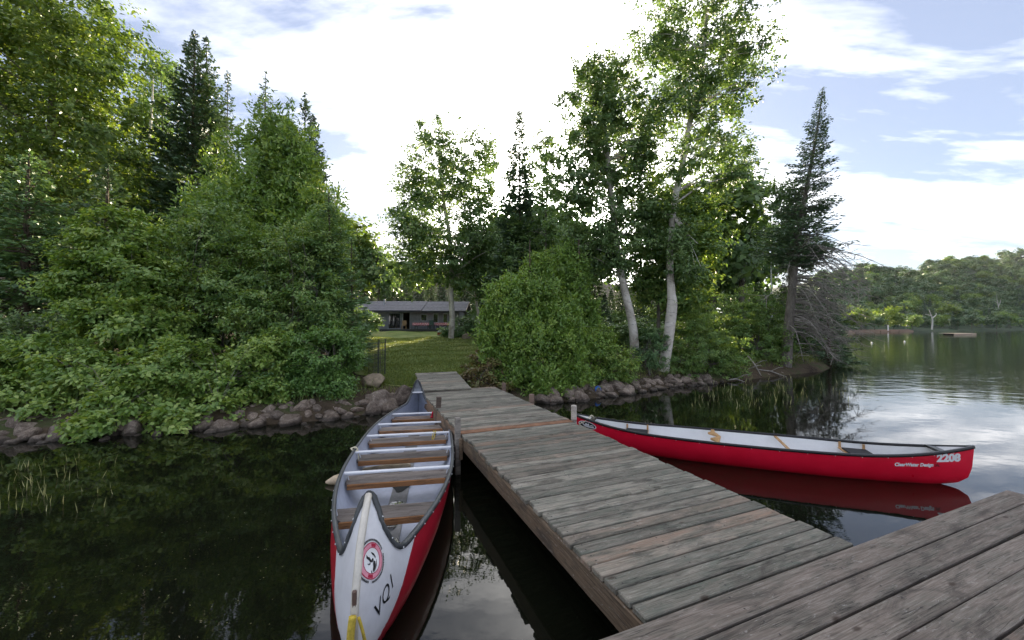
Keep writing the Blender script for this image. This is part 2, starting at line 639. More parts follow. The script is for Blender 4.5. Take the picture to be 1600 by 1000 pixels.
def soil_mat():
    m, g = new_mat('forest_soil')
    tc = g.n('ShaderNodeTexCoord')
    n = g.noise(tc.outputs['Object'], 0.9, 6, 0.65, 0.4)
    n2 = g.noise(tc.outputs['Object'], 22, 4, 0.7)
    c = g.ramp(n, [(0.34, (0.035, 0.026, 0.018)), (0.5, (0.085, 0.064, 0.042)), (0.62, (0.050, 0.070, 0.024)), (0.75, (0.075, 0.062, 0.032))])
    c = g.mix(g.math('MULTIPLY', g.ramp(n2, [(0.5, 0.0), (0.7, 1.0)]), 0.5), c, (0.16, 0.125, 0.09))
    return finish(m, g, c, 0.95, 0.1, n2, 0.8, 0.03)


def lawn_mat():
    m, g = new_mat('mown_lawn')
    tc = g.n('ShaderNodeTexCoord')
    n = g.noise(tc.outputs['Object'], 0.55, 6, 0.6, 0.5)
    n2 = g.noise(tc.outputs['Object'], 14, 5, 0.7)
    c = g.ramp(n, [(0.32, (0.125, 0.185, 0.052)), (0.52, (0.195, 0.250, 0.074)), (0.70, (0.320, 0.315, 0.130))])
    c = g.mix(g.ramp(n2, [(0.40, 0.45), (0.62, 0.0)]), c, (0.050, 0.062, 0.020))
    return finish(m, g, c, 0.95, 0.1, n2, 0.8, 0.05)


M['soil'] = soil_mat()
M['lawn'] = lawn_mat()
xs = np.concatenate([np.linspace(-160, -24, 30), np.linspace(-22, 20, 150), np.linspace(22, 130, 30)])
ds = np.concatenate([np.linspace(-5, -0.8, 6), np.linspace(-0.6, 3, 28), np.linspace(3.4, 40, 50), np.linspace(44, 150, 20)])
land = obj('shore_ground', grid_mesh('shore_ground', xs, ds, lambda x, d: shore_y(x) + d, ground_np, M['soil']))
tag(land, 'wooded lake bank of brown soil and moss', None, None, 'structure')

# lawn: sheet laid over the soil, from the ramp up to the cabin
LY = np.linspace(10.6, 48, 80)
def lawn_l(y): return np.interp(y, [10.6, 12, 20, 30, 48], [-3.6, -4.6, -8.5, -13, -22])
def lawn_r(y): return np.interp(y, [10.6, 12, 16, 22, 33, 48], [-1.3, -0.6, -0.5, -0.6, -1.0, -3.0])
tt, yy = np.meshgrid(np.linspace(0, 1, 60), LY, indexing='ij')
wob = 0.25 * np.sin(yy * 1.7) * (1 - np.abs(2 * tt - 1)) * 0
lx = lawn_l(yy) + (lawn_r(yy) - lawn_l(yy)) * tt + np.where(tt > .99, 0.3 * np.sin(yy * 2.3), 0) + np.where(tt < .01, 0.3 * np.sin(yy * 1.9), 0)
lz = ground_np(lx, yy) + 0.02
V = np.stack([lx, yy, lz], -1).reshape(-1, 3)
nd = len(LY); i = np.arange(59 * (nd - 1)); a = (i // (nd - 1)) * nd + i % (nd - 1)
lawn = obj('lawn', mesh_np('lawn', V, np.stack([a, a + nd, a + nd + 1, a + 1], 1), M['lawn'], True))
tag(lawn, 'mown lawn sloping up from the dock to the cabin', None, None, 'structure')

FX = np.array([90, 100, 126, 177, 260, 357, 600, 900, 1400], float)
FY = np.array([120, 135, 142, 160, 200, 262, 400, 560, 830], float)
def far_shore(x): return np.interp(x, FX, FY)
def sstep(t):
    t = np.clip(t, 0, 1)
    return t * t * (3 - 2 * t)
def hill_np(x, y):
    d = y - far_shore(x)
    H = 30 + np.maximum(0, x - 200) * 0.115
    z = H * sstep(d / 125) * (1 + 0.10 * np.sin(x * 0.021 + 1.0) + 0.05 * np.sin(x * 0.057)) + np.where(d > 0, 0.6 * np.clip(d / 3, 0, 1), d * 0.2)
    return z
M['hillsoil'] = plain('hill_undergrowth', (0.035, 0.055, 0.030), 0.95, 0.1, 0.4, 0.06)
hill = obj('far_hill', grid_mesh('far_hill', np.concatenate([np.linspace(92, 300, 50), np.linspace(310, 1400, 60)]),
                                 np.concatenate([np.linspace(-4, 10, 8), np.linspace(15, 320, 40)]), lambda x, d: far_shore(x) + d, hill_np, M['hillsoil']))
tag(hill, 'wooded hill across the lake', None, None, 'structure')
beach = MB()
bx = np.linspace(118, 158, 20)
vs, fs = [], []
for k, x in enumerate(bx):
    w = 3.2 * math.sin(math.pi * (k + .5) / len(bx)) + 0.6
    y0 = float(far_shore(x))
    vs += [(x, y0 - 2.2, -0.1), (x + .5, y0 - 2.2 + w * .5, 0.32), (x + 1, y0 + w, 0.9)]
for k in range(len(bx) - 1):
    for q in range(2):
        fs.append((k * 3 + q, (k + 1) * 3 + q, (k + 1) * 3 + q + 1, k * 3 + q + 1))
beach.add(vs, fs)
tag(beach.build('beach', plain('red_sand', (0.20, 0.14, 0.105), 0.95, 0.1), None, True), 'narrow reddish beach on the far shore', None, None, 'structure')

# ------------------------------------------------------------------ rocks
def rock_mat():
    m, g = new_mat('shore_rock')
    tc = g.n('ShaderNodeTexCoord')
    oi = g.n('ShaderNodeObjectInfo')
    n = g.noise(tc.outputs['Object'], 2.3, 6, 0.7, 0.5)
    n2 = g.noise(tc.outputs['Object'], 11, 5, 0.7)
    c = g.ramp(g.math('ADD', g.math('MULTIPLY', n, .6), g.math('MULTIPLY', n2, .4)),
               [(0.36, (0.070, 0.052, 0.040)), (0.5, (0.190, 0.145, 0.112)), (0.64, (0.360, 0.300, 0.240))])
    sh = g.math('ADD', 0.60, g.math('MULTIPLY', oi.outputs['Random'], 0.85))
    s = g.n('ShaderNodeVectorMath', operation='SCALE')
    g.set(s, '0', c)
    g.set(s, 'Scale', sh)
    r3 = g.math('FRACT', g.math('MULTIPLY', oi.outputs['Random'], 7.77))
    c = g.mix(g.math('MULTIPLY', r3, 0.6), s.outputs[0], g.mix(1.0, s.outputs[0], (0.95, 1.0, 1.05), 'MULTIPLY'))
    # dark wet band at the waterline and some lichen
    geo = g.n('ShaderNodeNewGeometry')
    spz = g.n('ShaderNodeSeparateXYZ')
    g.set(spz, 'Vector', geo.outputs['Position'])
    wet = g.n('ShaderNodeMapRange')
    g.set(wet, 'Value', g.math('ADD', spz.outputs['Z'], g.math('MULTIPLY', n, .08)))
    wet.inputs['From Min'].default_value = .085
    wet.inputs['From Max'].default_value = .13
    wet.inputs['To Min'].default_value = .72
    wet.inputs['To Max'].default_value = 0.0
    c = g.mix(wet.outputs[0], c, (0.030, 0.024, 0.018))
    li = g.noise(tc.outputs['Object'], 5.5, 5, 0.7, .8)
    c = g.mix(g.math('MULTIPLY', g.ramp(li, [(0.60, 0.0), (0.68, 1.0)]), g.math('MULTIPLY', oi.outputs['Random'], .7)), c, (0.27, 0.28, 0.22))
    return finish(m, g, c, g.math('SUBTRACT', .88, g.math('MULTIPLY', wet.outputs[0], .5)), 0.3, g.math('ADD', n, g.math('MULTIPLY', n2, .5)), 0.8, 0.06)


M['rock'] = rock_mat()
M['tanrock'] = plain('tan_rock', (0.25, 0.20, 0.14), 0.9, 0.2, 0.35, 3.0, bump=0.6)


def rock_mesh(seed, mat, sub=3):
    import bmesh
    rng = np.random.default_rng(seed)
    bm = bmesh.new()
    bmesh.ops.create_icosphere(bm, subdivisions=sub, radius=1.0)
    N = rng.normal(size=(13, 3)) * np.array([1, 1, .9])
    N /= np.linalg.norm(N, axis=1)[:, None]
    H = rng.uniform(0.55, 0.95, 13)
    ph = rng.uniform(0, 6, 3)
    for v in bm.verts:
        d = np.array(v.co)
        dn = N @ d
        r = 1.05
        for k in range(13):
            if dn[k] > 0.05:
                r = min(r, H[k] / dn[k])
        r *= 1 + 0.05 * math.sin(5 * d[0] + ph[0]) * math.sin(4 * d[1] + ph[1]) + 0.03 * math.sin(9 * d[2] + ph[2])
        v.co = Vector(d * r)
    me = bpy.data.meshes.new('rock')
    bm.to_mesh(me)
    bm.free()
    me.polygons.foreach_set('use_smooth', [True] * len(me.polygons))
    me.materials.append(mat)
    return me


ROCKS = [rock_mesh(10 + k, M['rock']) for k in range(7)]
rr = random.Random(5)


def put_rock(x, y, z, sx, sy, sz, mesh=None):
    o = obj('rock', mesh or rr.choice(ROCKS), land, (x, y, z))
    o.scale = (sx, sy, sz)
    o.rotation_euler = (rr.uniform(-.35, .35), rr.uniform(-.35, .35), rr.uniform(0, 6.28))
    return o


def rock_row(x0, x1, d0, step, s0, s1, zoff, skip=0.0):
    x = x0
    while x < x1:
        s = rr.uniform(s0, s1) * (1.25 if rr.random() < .2 else 1)
        if rr.random() >= skip:
            y = float(shore_y(x)) + d0 + rr.uniform(-.10, .14)
            put_rock(x, y, zoff + s * 0.42, s * rr.uniform(.9, 1.35), s * rr.uniform(.8, 1.1), s * rr.uniform(.6, .85))
        x += s * step * rr.uniform(.8, 1.15)


rock_row(-15.5, -2.9, -0.04, 1.75, .08, .24, -0.07)
rock_row(-15.5, -2.7, 0.16, 1.6, .07, .22, 0.03)
rock_row(-15.5, -2.6, 0.38, 1.55, .06, .19, 0.14)
rock_row(-15.5, -2.6, 0.60, 1.7, .06, .15, 0.24, 0.1)
rock_row(-15.5, -2.6, -0.26, 3.0, .04, .11, -0.07, 0.3)
rock_row(0.9, 7.6, -0.04, 1.75, .08, .25, -0.07)
rock_row(1.1, 7.2, 0.20, 1.6, .08, .24, 0.06)
rock_row(1.1, 7.0, 0.44, 1.6, .08, .20, 0.17, 0.1)
rock_row(1.1, 7.0, -0.24, 3.2, .04, .10, -0.06, 0.3)
rock_row(7.6, 12.0, 0.05, 3.5, .06, .16, -0.05, 0.4)
b1 = rock_mesh(41, M['rock'], 4)


def boulder(name, p, s, label, mesh, rz=0.3):
    o = obj(name, mesh, None, p)
    o.scale = s
    o.rotation_euler = (0.1, -0.1, rz)
    return tag(o, label, 'rock')


boulder('boulder', (-3.28, 9.62, 0.16), (.42, .36, .32), 'large pinkish boulder at the waterline left of the canoe tip', b1)
boulder('boulder', (-2.86, 9.98, 0.22), (.36, .34, .34), 'rounded brown boulder right behind the largest shoreline boulder', rock_mesh(42, M['rock'], 4), 1.2)
boulder('boulder', (-3.78, 10.45, 0.58), (.33, .28, .24), 'tan squarish rock on the grass edge above the shoreline stones', rock_mesh(43, M['tanrock'], 4), 0.8)
boulder('boulder', (-3.9, 33, gz(-3.9, 33) + .18), (.42, .36, .40), 'pale beige boulder on the lawn beside the leaning birch', rock_mesh(44, M['tanrock'], 4), 0.4)

# ------------------------------------------------------------------ dock
PHI = R(22.2)
DU = Vector((-math.sin(PHI), math.cos(PHI), 0))      # along the dock, away from the camera
DV = Vector((math.cos(PHI), math.sin(PHI), 0))       # across the dock, to the right
DO = Vector((0.715, 2.04, 0))
DECK = 0.55
DW = 1.86


def dpt(u, v, z=0.0):
    return DO + DU * u + DV * v + Vector((0, 0, z))


def board_mesh(name, L, W, T, mat, bevel=0.006):
    return MB().box((0, 0, 0), (L, W, T), bevel=bevel).mesh(name, mat)


def boards(parent, u0, count, pitch, v0, L, z, mat, thick=0.04, gap=0.007, ragged=0.012, seed=1, rz=PHI, org=None):
    rb = random.Random(seed)
    me = board_mesh('deck_board', L, pitch - gap, thick, mat)
    for k in range(count):
        c = (org or dpt)(u0 + (k + .5) * pitch, v0 + L / 2 + rb.uniform(-ragged, ragged), z - thick / 2 + rb.uniform(-.004, .003))
        o = obj('deck_board', me, parent)
        o.location = c - parent.location
        o.rotation_euler = (rb.uniform(-.012, .012), rb.uniform(-.0015, .0015), rz + rb.uniform(-.003, .003))
        o.scale = (1 + rb.uniform(-.006, .006), 1 + rb.uniform(-.03, .012), 1)


def rel(parent, P):
    return [Vector(p) - parent.location for p in P]


def beam(parent, name, a, b, w, h, mat, bevel=0.008):
    a, b = Vector(a), Vector(b)
    d = b - a
    L = d.length
    me = board_mesh(name, L, w, h, mat, bevel)
    o = obj(name, me, parent)
    o.location = (a + b) / 2 - parent.location
    o.rotation_euler = (0, -math.asin(d.z / L), math.atan2(d.y, d.x))
    return o


def post(parent, x, y, ztop, w, mat, tilt=(0, 0), round_=False, zbot=-0.7):
    mb = MB()
    if round_:
        mb.tube([(0, 0, 0), (0, 0, ztop - zbot - .02), (0, 0, ztop - zbot)], [w / 2, w / 2, w * .44], 12)
    else:
        mb.box((0, 0, (ztop - zbot) / 2), (w, w, ztop - zbot), bevel=.006)
    o = mb.build('post', mat, parent)
    o.location = Vector((x, y, zbot)) - parent.location
    o.rotation_euler = (tilt[0], tilt[1], PHI)
    return o


def nails(parent, u0, count, pitch, vs_, z, seed):
    """nail heads far too small to pick apart singly"""
    rb = random.Random(seed)
    mb = MB()
    for k in range(count):
        for v in vs_:
            for du in (.28, .72):
                p = dpt(u0 + (k + du + rb.uniform(-.06, .06)) * pitch, v + rb.uniform(-.012, .012), z + .0005) - parent.location
                r = .0065
                mb.add([p + Vector((r * math.cos(a), r * math.sin(a), .001)) for a in [q * math.pi / 3 for q in range(6)]], [(0, 1, 2, 3, 4, 5)])
    return tag(mb.build('nail_heads', M['nail'], parent), kind='stuff')


platform = empty('dock_platform', dpt(-1.3, .8, 0), 0, 'worn wide-plank dock platform filling the lower right corner', 'dock')
boards(platform, -2.80, 15, 0.1866, -2.7, 6.95, DECK + .012, M['platform'], .045, .013, .015, 3)
beam(platform, 'front_fascia', dpt(-.03, -2.68, .40), dpt(-.03, 4.2, .40), .04, .20, M['fascia'])
beam(platform, 'end_fascia', dpt(-2.78, 4.215, .40), dpt(-.06, 4.215, .40), .04, .20, M['fascia'])
for q in (-2.4, -.4, 1.6, 3.9):
    post(platform, *dpt(-.35, q)[:2], .44, .14, M['darkpost'])
nails(platform, -1.3, 7, .1866, (-.35, .55, 1.45, 2.35, 3.25, 4.1), DECK + .012, 9)

NA, PA = 30, 0.1263
sec_a = empty('dock_section', dpt(1.9, .93, 0), 0, 'near dock section of grey green planks between platform and rusty joint', 'dock', 'dock sections')
boards(sec_a, 0.012, NA, PA, 0, DW, DECK, M['deck'], .04, .011, .020, 5)
beam(sec_a, 'left_fascia', dpt(.01, .012, .415), dpt(3.80, .012, .415), .035, .185, M['fascia'])
beam(sec_a, 'right_fascia', dpt(.01, DW - .012, .395), dpt(3.80, DW - .012, .395), .035, .225, M['fascia'])
for v in (.45, .93, 1.41):
    beam(sec_a, 'stringer', dpt(.02, v, .41), dpt(3.78, v, .41), .05, .18, M['fascia'])
for v in (.62, 1.24):
    for u in (.8, 2.6):
        me = MB().tube([dpt(u - .7, v, .08) - sec_a.location, dpt(u + .7, v, .08) - sec_a.location], .20, 14).mesh('float_drum', plain('black_drum', (.012, .012, .013), .5))
        obj('float_drum', me, sec_a)
nails(sec_a, .012, 22, PA, (.06, .62, 1.24, 1.80), DECK, 10)
# dark wet stain on one plank
st = MB()
pc = dpt(1.28, 1.02, DECK + .0045) - sec_a.location
st.add([pc + DV * (.28 * math.cos(a) * (1 + .12 * math.sin(3 * a))) + DU * (.055 * math.sin(a) * (1 + .15 * math.cos(2 * a))) for a in np.linspace(0, 2 * math.pi, 25)[:-1]], [tuple(range(24))])
st.build('oil_stain', M['stain'], sec_a)

sec_b = empty('dock_section', dpt(5.7, .93, 0), 0, 'far dock section between rusty joint and narrow ramp', 'dock', 'dock sections')
j = board_mesh('joint_board', DW + .02, .135, .045, plain('rusty_joint', (.235, .125, .075), .85, .2, .3, 5))
o = obj('joint_board', j, sec_b)
o.location = dpt(3.885, DW / 2, DECK - .018) - sec_b.location
o.rotation_euler = (0, 0, PHI)
boards(sec_b, 3.96, 29, 0.128, 0, DW, DECK + .008, M['deck'], .04, .010, .018, 6)
beam(sec_b, 'left_fascia', dpt(3.83, .012, .40), dpt(7.66, .012, .40), .035, .225, M['fascia'])
beam(sec_b, 'right_fascia', dpt(3.83, DW - .012, .40), dpt(7.66, DW - .012, .40), .035, .225, M['fascia'])
beam(sec_b, 'end_fascia', dpt(7.68, .03, .40), dpt(7.68, DW - .03, .40), .035, .225, M['fascia'])
beam(sec_b, 'stringer', dpt(3.84, .93, .41), dpt(7.6, .93, .41), .05, .18, M['fascia'])
beam(sec_b, 'bracket_block', dpt(3.70, -.035, .36), dpt(3.92, -.035, .36), .05, .30, M['fascia'])
post(sec_b, -.775, 5.50, .80, .075, M['post'])
post(sec_b, -1.47, 7.30, .76, .085, M['darkpost'], (0, .06))
post(sec_b, -2.10, 8.85, .72, .075, M['post'])
post(sec_b, 1.02, 6.35, .80, .095, M['post'], round_=True)
post(sec_b, .40, 7.85, .72, .085, M['darkpost'])
post(sec_b, -.20, 9.42, .72, .08, M['darkpost'])
# ramp
rampA, rampB = Vector((-1.52, 9.15, .585)), Vector((-2.12, 10.75, .80))
rd = (rampB - rampA)
RL = rd.length
rz = math.atan2(rd.y, rd.x) - math.pi / 2
ramp = empty('dock_ramp', (-1.8, 9.9, 0), 0, 'short narrow plank ramp from the dock up to the lawn', 'ramp')
me = board_mesh('deck_board', 1.14, .123, .04, M['deck'])
for k in range(14):
    p = rampA + rd * ((k + .5) / 14)
    o = obj('deck_board', me, ramp, p - ramp.location)
    o.rotation_euler = (math.asin(rd.z / RL), 0, rz + rr.uniform(-.006, .006))
    o.scale = (1 + rr.uniform(-.015, .015), 1, 1)
sd = Vector((rd.y, -rd.x, 0)).normalized()
for s in (-.5, .5):
    beam(ramp, 'side_beam', rampA + sd * s - Vector((0, 0, .10)), rampB + sd * s - Vector((0, 0, .10)), .05, .14, M['fascia'])

# ------------------------------------------------------------------ canoes
class Hull:
    """canoe hull: x = length, y = across, z = up, water at z = 0"""
    def __init__(self, zk, lk, beam_, pw, pe, sheer, keel=-.10, nu=91, nt=15, fl=1.0, full=0.0):
        self.full = full
        self.zk, self.lk, self.b, self.pw, self.pe, self.sheer, self.keel, self.fl = zk, lk, beam_, pw, pe, sheer, keel, fl
        s = np.linspace(-1, 1, nu)
        self.us = np.sign(s) * (1 - (1 - np.abs(s)) ** 1.35)
        self.ts = np.linspace(0, 1, nt)

    def pt(self, u, t, side, dy=0.0, dz=0.0, floor=None):
        a = abs(u)
        g = self.sheer(a)
        k = self.keel + (0.10 if a > .9 else 0) * ((a - .9) / .1) ** 2
        h = 1 - math.cos(t * math.pi / 2)
        z = k + (g - k) * (h ** 0.92)
        L = float(np.interp(z, self.zk, self.lk))
        w = self.b * max(0.0, 1 - a ** self.pw) ** (self.pe - self.full * (1 - t * t))
        y = w * math.sin(t * math.pi / 2) ** (0.72 * self.fl)
        y = max(0.0, y - dy)
        z += dz
        if floor is not None and z < floor:
            z = floor
        return (u * L - math.copysign(min(dy, 0.02), u) * (a > .97), y * side, z)

    def shell(self, dy=0.0, dz=0.0, floor=None, tmax=1.0):
        V, F = [], []
        nt = len(self.ts)
        full = [(t, -1) for t in self.ts[::-1]] + [(t, 1) for t in self.ts[1:]]
        n = len(full)
        for u in self.us:
            for t, s in full:
                V.append(self.pt(u, t, s, dy, dz, floor))
        for i in range(len(self.us) - 1):
            for k in range(n - 1):
                F.append((i * n + k, (i + 1) * n + k, (i + 1) * n + k + 1, i * n + k + 1))
        return np.array(V), np.array(F)

    def rail(self, side, off=0.0, up=0.0, n=60, u0=-1, u1=1):
        return [Vector(self.pt(u, 1.0, side)) + Vector((0, off * side, up)) for u in
                [math.copysign(1 - (1 - abs(q)) ** 1.3, q) for q in np.linspace(u0, u1, n)]]

    def u_at(self, x, t=1.0):
        lo, hi = -1.0, 1.0
        for _ in range(40):
            m_ = (lo + hi) / 2
            if self.pt(m_, t, 1)[0] < x:
                lo = m_
            else:
                hi = m_
        return (lo + hi) / 2

    def half_width(self, x, z):
        """inner half width at length x and height z"""
        lo, hi = 0.0, 1.0
        for _ in range(30):
            t = (lo + hi) / 2
            u = self.u_at(x, t)
            if self.pt(u, t, 1)[2] < z:
                lo = t
            else:
                hi = t
        return self.pt(self.u_at(x, lo), lo, 1)[1]


def rail_mesh(hull, w, h, up, mat, name, parent, sides=(-1, 1)):
    mb = MB()
    for s in sides:
        P = hull.rail(s, 0.0, up, 90)
        vs, fs = [], []
        for i, p in enumerate(P):
            t = P[min(i + 1, len(P) - 1)] - P[max(i - 1, 0)]
            t.normalize()
            n = Vector((t.y, -t.x, 0)).normalized() * (1 if s < 0 else -1)
            vz = n.cross(t)
            if vz.z < 0:
                vz = -vz
            if i in (0, len(P) - 1):
                n = Vector((0, float(s), 0))
            for (a, b) in ((-.5, -.5), (.5, -.5), (.5, .35), (.2, .5), (-.5, .5)):
                vs.append(p + n * (a * w) + vz * (b * h))
        for i in range(len(P) - 1):
            for k in range(5):
                fs.append((i * 5 + k, i * 5 + (k + 1) % 5, (i + 1) * 5 + (k + 1) % 5, (i + 1) * 5 + k))
        fs.append((0, 1, 2, 3, 4))
        e = (len(P) - 1) * 5
        fs.append((e + 4, e + 3, e + 2, e + 1, e))
        mb.add(vs, fs)
    return mb.build(name, mat, parent, True)


def project_flat(name, polys2d, hullmesh, origin, ex, ez, mat, parent, off=0.003, side=-1, subdiv=True):
    """lay flat print (x,z polygons) on the hull's -y side"""
    bvh = BVHTree.FromPolygons([tuple(v.co) for v in hullmesh.vertices], [tuple(p.vertices) for p in hullmesh.polygons])
    import bmesh
    bm = bmesh.new()
    for poly in polys2d:
        bm.faces.new([bm.verts.new((p[0], p[1], 0)) for p in poly])
    bmesh.ops.triangulate(bm, faces=bm.faces)
    if subdiv:
        for _ in range(3):
            le = [e for e in bm.edges if e.calc_length() > 0.03]
            if not le:
                break
            bmesh.ops.subdivide_edges(bm, edges=le, cuts=1)
            bmesh.ops.triangulate(bm, faces=bm.faces)
    for v in bm.verts:
        x = origin[0] + v.co.x * ex[0] + v.co.y * ez[0]
        z = origin[1] + v.co.x * ex[1] + v.co.y * ez[1]
        hit = bvh.ray_cast(Vector((x, side * 3.0, z)), Vector((0, -side, 0)))
        if hit[0] is None:
            v.co = Vector((x, 0, z))
        else:
            n = hit[1]
            if n.y * side < 0:
                n = -n
            v.co = hit[0] + n * off
    me = bpy.data.meshes.new(name)
    bm.to_mesh(me)
    bm.free()
    me.materials.append(mat)
    return obj(name, me, parent)


def text_polys(s, size=1.0, shear=0.0, bold=0.0):
    """outline triangles of a word, baseline from (0,0)"""
    cu = bpy.data.curves.new('lettering', 'FONT')
    cu.body = s
    cu.size = size
    cu.shear = shear
    cu.offset = bold
    cu.resolution_u = 4
    to = bpy.data.objects.new('lettering', cu)
    col.objects.link(to)
    dg = bpy.context.evaluated_depsgraph_get()
    me = to.evaluated_get(dg).to_mesh()
    P = [[(me.vertices[i].co.x, me.vertices[i].co.y) for i in p.vertices] for p in me.polygons]
    to.evaluated_get(dg).to_mesh_clear()
    bpy.data.objects.remove(to)
    bpy.data.curves.remove(cu)
    xs_ = [q[0] for p in P for q in p]
    return P, (min(xs_), max(xs_))


def ring(r0, r1, a0=0, a1=360, n=40):
    out = []
    A = [math.radians(a0 + (a1 - a0) * k / n) for k in range(n + 1)]
    for k in range(n):
        out.append([(r0 * math.cos(A[k]), r0 * math.sin(A[k])), (r1 * math.cos(A[k]), r1 * math.sin(A[k])),
                    (r1 * math.cos(A[k + 1]), r1 * math.sin(A[k + 1])), (r0 * math.cos(A[k + 1]), r0 * math.sin(A[k + 1]))])
    return out


def sheer_vq(a):
    return 0.405 + 0.07 * a * a + 0.455 * float(sstep(np.array((a - .80) / .20))) ** 1.15


vq = Hull([-.15, 0, .15, .27, .5, .74, .86, .95], [2.55, 3.18, 3.31, 3.34, 3.31, 3.17, 3.02, 2.85], .66, 2.6, 1.22, sheer_vq, -.12, full=.66)


def vq_hull_mat():
    m, g = new_mat('voyageur_hull_paint')
    tc = g.n('ShaderNodeTexCoord')
    sep = g.n('ShaderNodeSeparateXYZ')
    g.set(sep, 'Vector', tc.outputs['Object'])
    n = g.noise(tc.outputs['Object'], 3.0, 6, 0.65)
    n2 = g.noise(tc.outputs['Object'], 26, 4, 0.7)
    ax = g.math('ABSOLUTE', sep.outputs['X'])
    # white bow and stern panels end on a slanting line
    lim = g.math('ADD', 2.47, g.math('MULTIPLY', g.math('SUBTRACT', .46, sep.outputs['Z']), 2.0))
    lim = g.math('ADD', lim, g.math('MULTIPLY', g.math('SUBTRACT', n2, .5), .012))
    white = g.math('GREATER_THAN', ax, lim)
    red = g.ramp(n, [(0.32, (0.330, 0.010, 0.022)), (0.6, (0.430, 0.016, 0.032)), (0.75, (0.46, 0.045, 0.058))])
    mp = g.n('ShaderNodeMapping')
    g.set(mp, 'Vector', tc.outputs['Object'])
    mp.inputs['Scale'].default_value = (2, 2, 16)
    mp.inputs['Rotation'].default_value = (0, 0.5, 0)
    scr = g.ramp(g.noise(mp.outputs[0], 4, 6, 0.75, 1.0), [(0.66, 0.0), (0.74, 0.55)])
    red = g.mix(scr, red, (0.55, 0.25, 0.26))
    wh = g.ramp(n, [(0.35, (0.66, 0.65, 0.66)), (0.65, (0.80, 0.80, 0.82))])
    c = g.mix(white, red, wh)
    return finish(m, g, c, 0.32, 0.45, n2, 0.04, 0.003)


M['vq_hull'] = vq_hull_mat()
M['vq_in'] = plain('pale_grey_gelcoat', (0.42, 0.45, 0.53), 0.5, 0.4, 0.18, 3.0)
M['alu'] = plain('painted_aluminium_thwart', (0.74, 0.75, 0.78), 0.35, 0.5, 0.06, 6.0)
M['gunwale'] = plain('grey_gunwale', (0.070, 0.075, 0.078), 0.45, 0.45, 0.35, 7.0)
M['blackrail'] = plain('black_gunwale', (0.014, 0.014, 0.015), 0.4, 0.45, 0.2, 7.0)
M['seat_top'] = deck_wood('greyed_seat_board', ((0.13, 0.105, 0.09), (0.24, 0.205, 0.18), (0.34, 0.30, 0.265)), 0.0, 2.0, 0.2)
M['seat_edge'] = deck_wood('varnished_seat_edge', ((0.20, 0.085, 0.030), (0.36, 0.165, 0.065), (0.47, 0.25, 0.11)), 0.0, 8.0, 0.1)
M['rivet'] = plain('steel_rivet', (0.7, 0.7, 0.7), 0.3, 0.5, 0.05, 5, 0.6)
M['black'] = plain('black_print', (0.012, 0.012, 0.014), 0.5)
M['redprint'] = plain('red_print', (0.42, 0.012, 0.05), 0.5)
M['pinkprint'] = plain('pink_print', (0.75, 0.30, 0.38), 0.5)
M['white'] = plain('white_print', (0.8, 0.8, 0.8), 0.45)
M['floor'] = plain('dull_floor_plank', (0.20, 0.20, 0.20), 0.5, 0.4, 0.3, 6)
M['rope_y'] = plain('yellow_rope', (0.62, 0.46, 0.07), 0.8, 0.2, 0.3, 40, bump=0.8)
M['rope_w'] = plain('off_white_rope', (0.62, 0.57, 0.42), 0.8, 0.2, 0.2, 40, bump=0.8)
M['ribbon'] = plain('red_webbing', (0.55, 0.015, 0.045), 0.7, 0.2, 0.2, 30)
mw, gw = new_mat('bilge_water')
M['puddle'] = finish(mw, gw, (0.05, 0.052, 0.05), 0.015, 0.7)

VQC = Vector((-1.525, 5.53, 0))
VQA = math.atan2(.983, -.183)
vq_root = empty('voyageur_canoe', VQC, VQA, 'big red and white voyageur canoe with high upturned ends, moored left of the dock', 'canoe')
V_, F_ = vq.shell()
hullme = mesh_np('hull', V_, F_, M['vq_hull'], True)
hull_o = obj('hull', hullme, vq_root)
V_, F_ = vq.shell(.022, .012, .03)
obj('inner_hull', mesh_np('inner_hull', V_, F_[:, ::-1], M['vq_in'], True), vq_root)
rail_mesh(vq, .036, .034, .006, M['gunwale'], 'gunwale', vq_root)
rv = MB()
for s in (-1, 1):
    P = vq.rail(s, 0.020, -.004, 64)
    for i in range(2, len(P) - 2, 2):
        for q in range(1):
            c = P[i]
            r = .0085
            rv.add([c + Vector((r, 0, 0)), c + Vector((0, 0, r)), c + Vector((-r, 0, 0)), c + Vector((0, 0, -r)), c + Vector((0, s * .008, 0)), c - Vector((0, s * .004, 0))],
                   [(0, 1, 4), (1, 2, 4), (2, 3, 4), (3, 0, 4), (1, 0, 5), (2, 1, 5), (3, 2, 5), (0, 3, 5)])
tag(rv.build('rivets', M['rivet'], vq_root), kind='stuff')
# deck plates inside both upturned ends
for s in (-1, 1):
    vs = []
    for a in (.90, .925, .95, .97, .985, .998):
        for sd_ in (-1, 1):
            p = Vector(vq.pt(a * s, 1.0, sd_))
            vs.append(p + Vector((0, 0, -.012)))
    fs = [(2 * k, 2 * k + 1, 2 * k + 3, 2 * k + 2) for k in range(5)]
    if s > 0:
        mb = MB().add(vs, fs)
        dk = mb.build('deck_plate', plain('dull_grey_deck_plate', (.20, .215, .24), .5, .4, .2), vq_root)
        a_, b_ = Vector(vs[0]), Vector(vs[1])
        MB().tube([a_ + Vector((-.01, .01, .012)), b_ + Vector((-.01, -.01, .012))], .016, 8).build('handle_bar', M['alu'], dk, True)
xth = [2.07, 1.30, .60, -.18, -.95]
for x in xth:
    w = vq.half_width(x, .395) - .012
    mb = MB().box((0, 0, 0), (.052, 2 * w, .026), bevel=.006)
    o = mb.build('thwart', M['alu'], vq_root)
    o.location = (x, 0, .392)
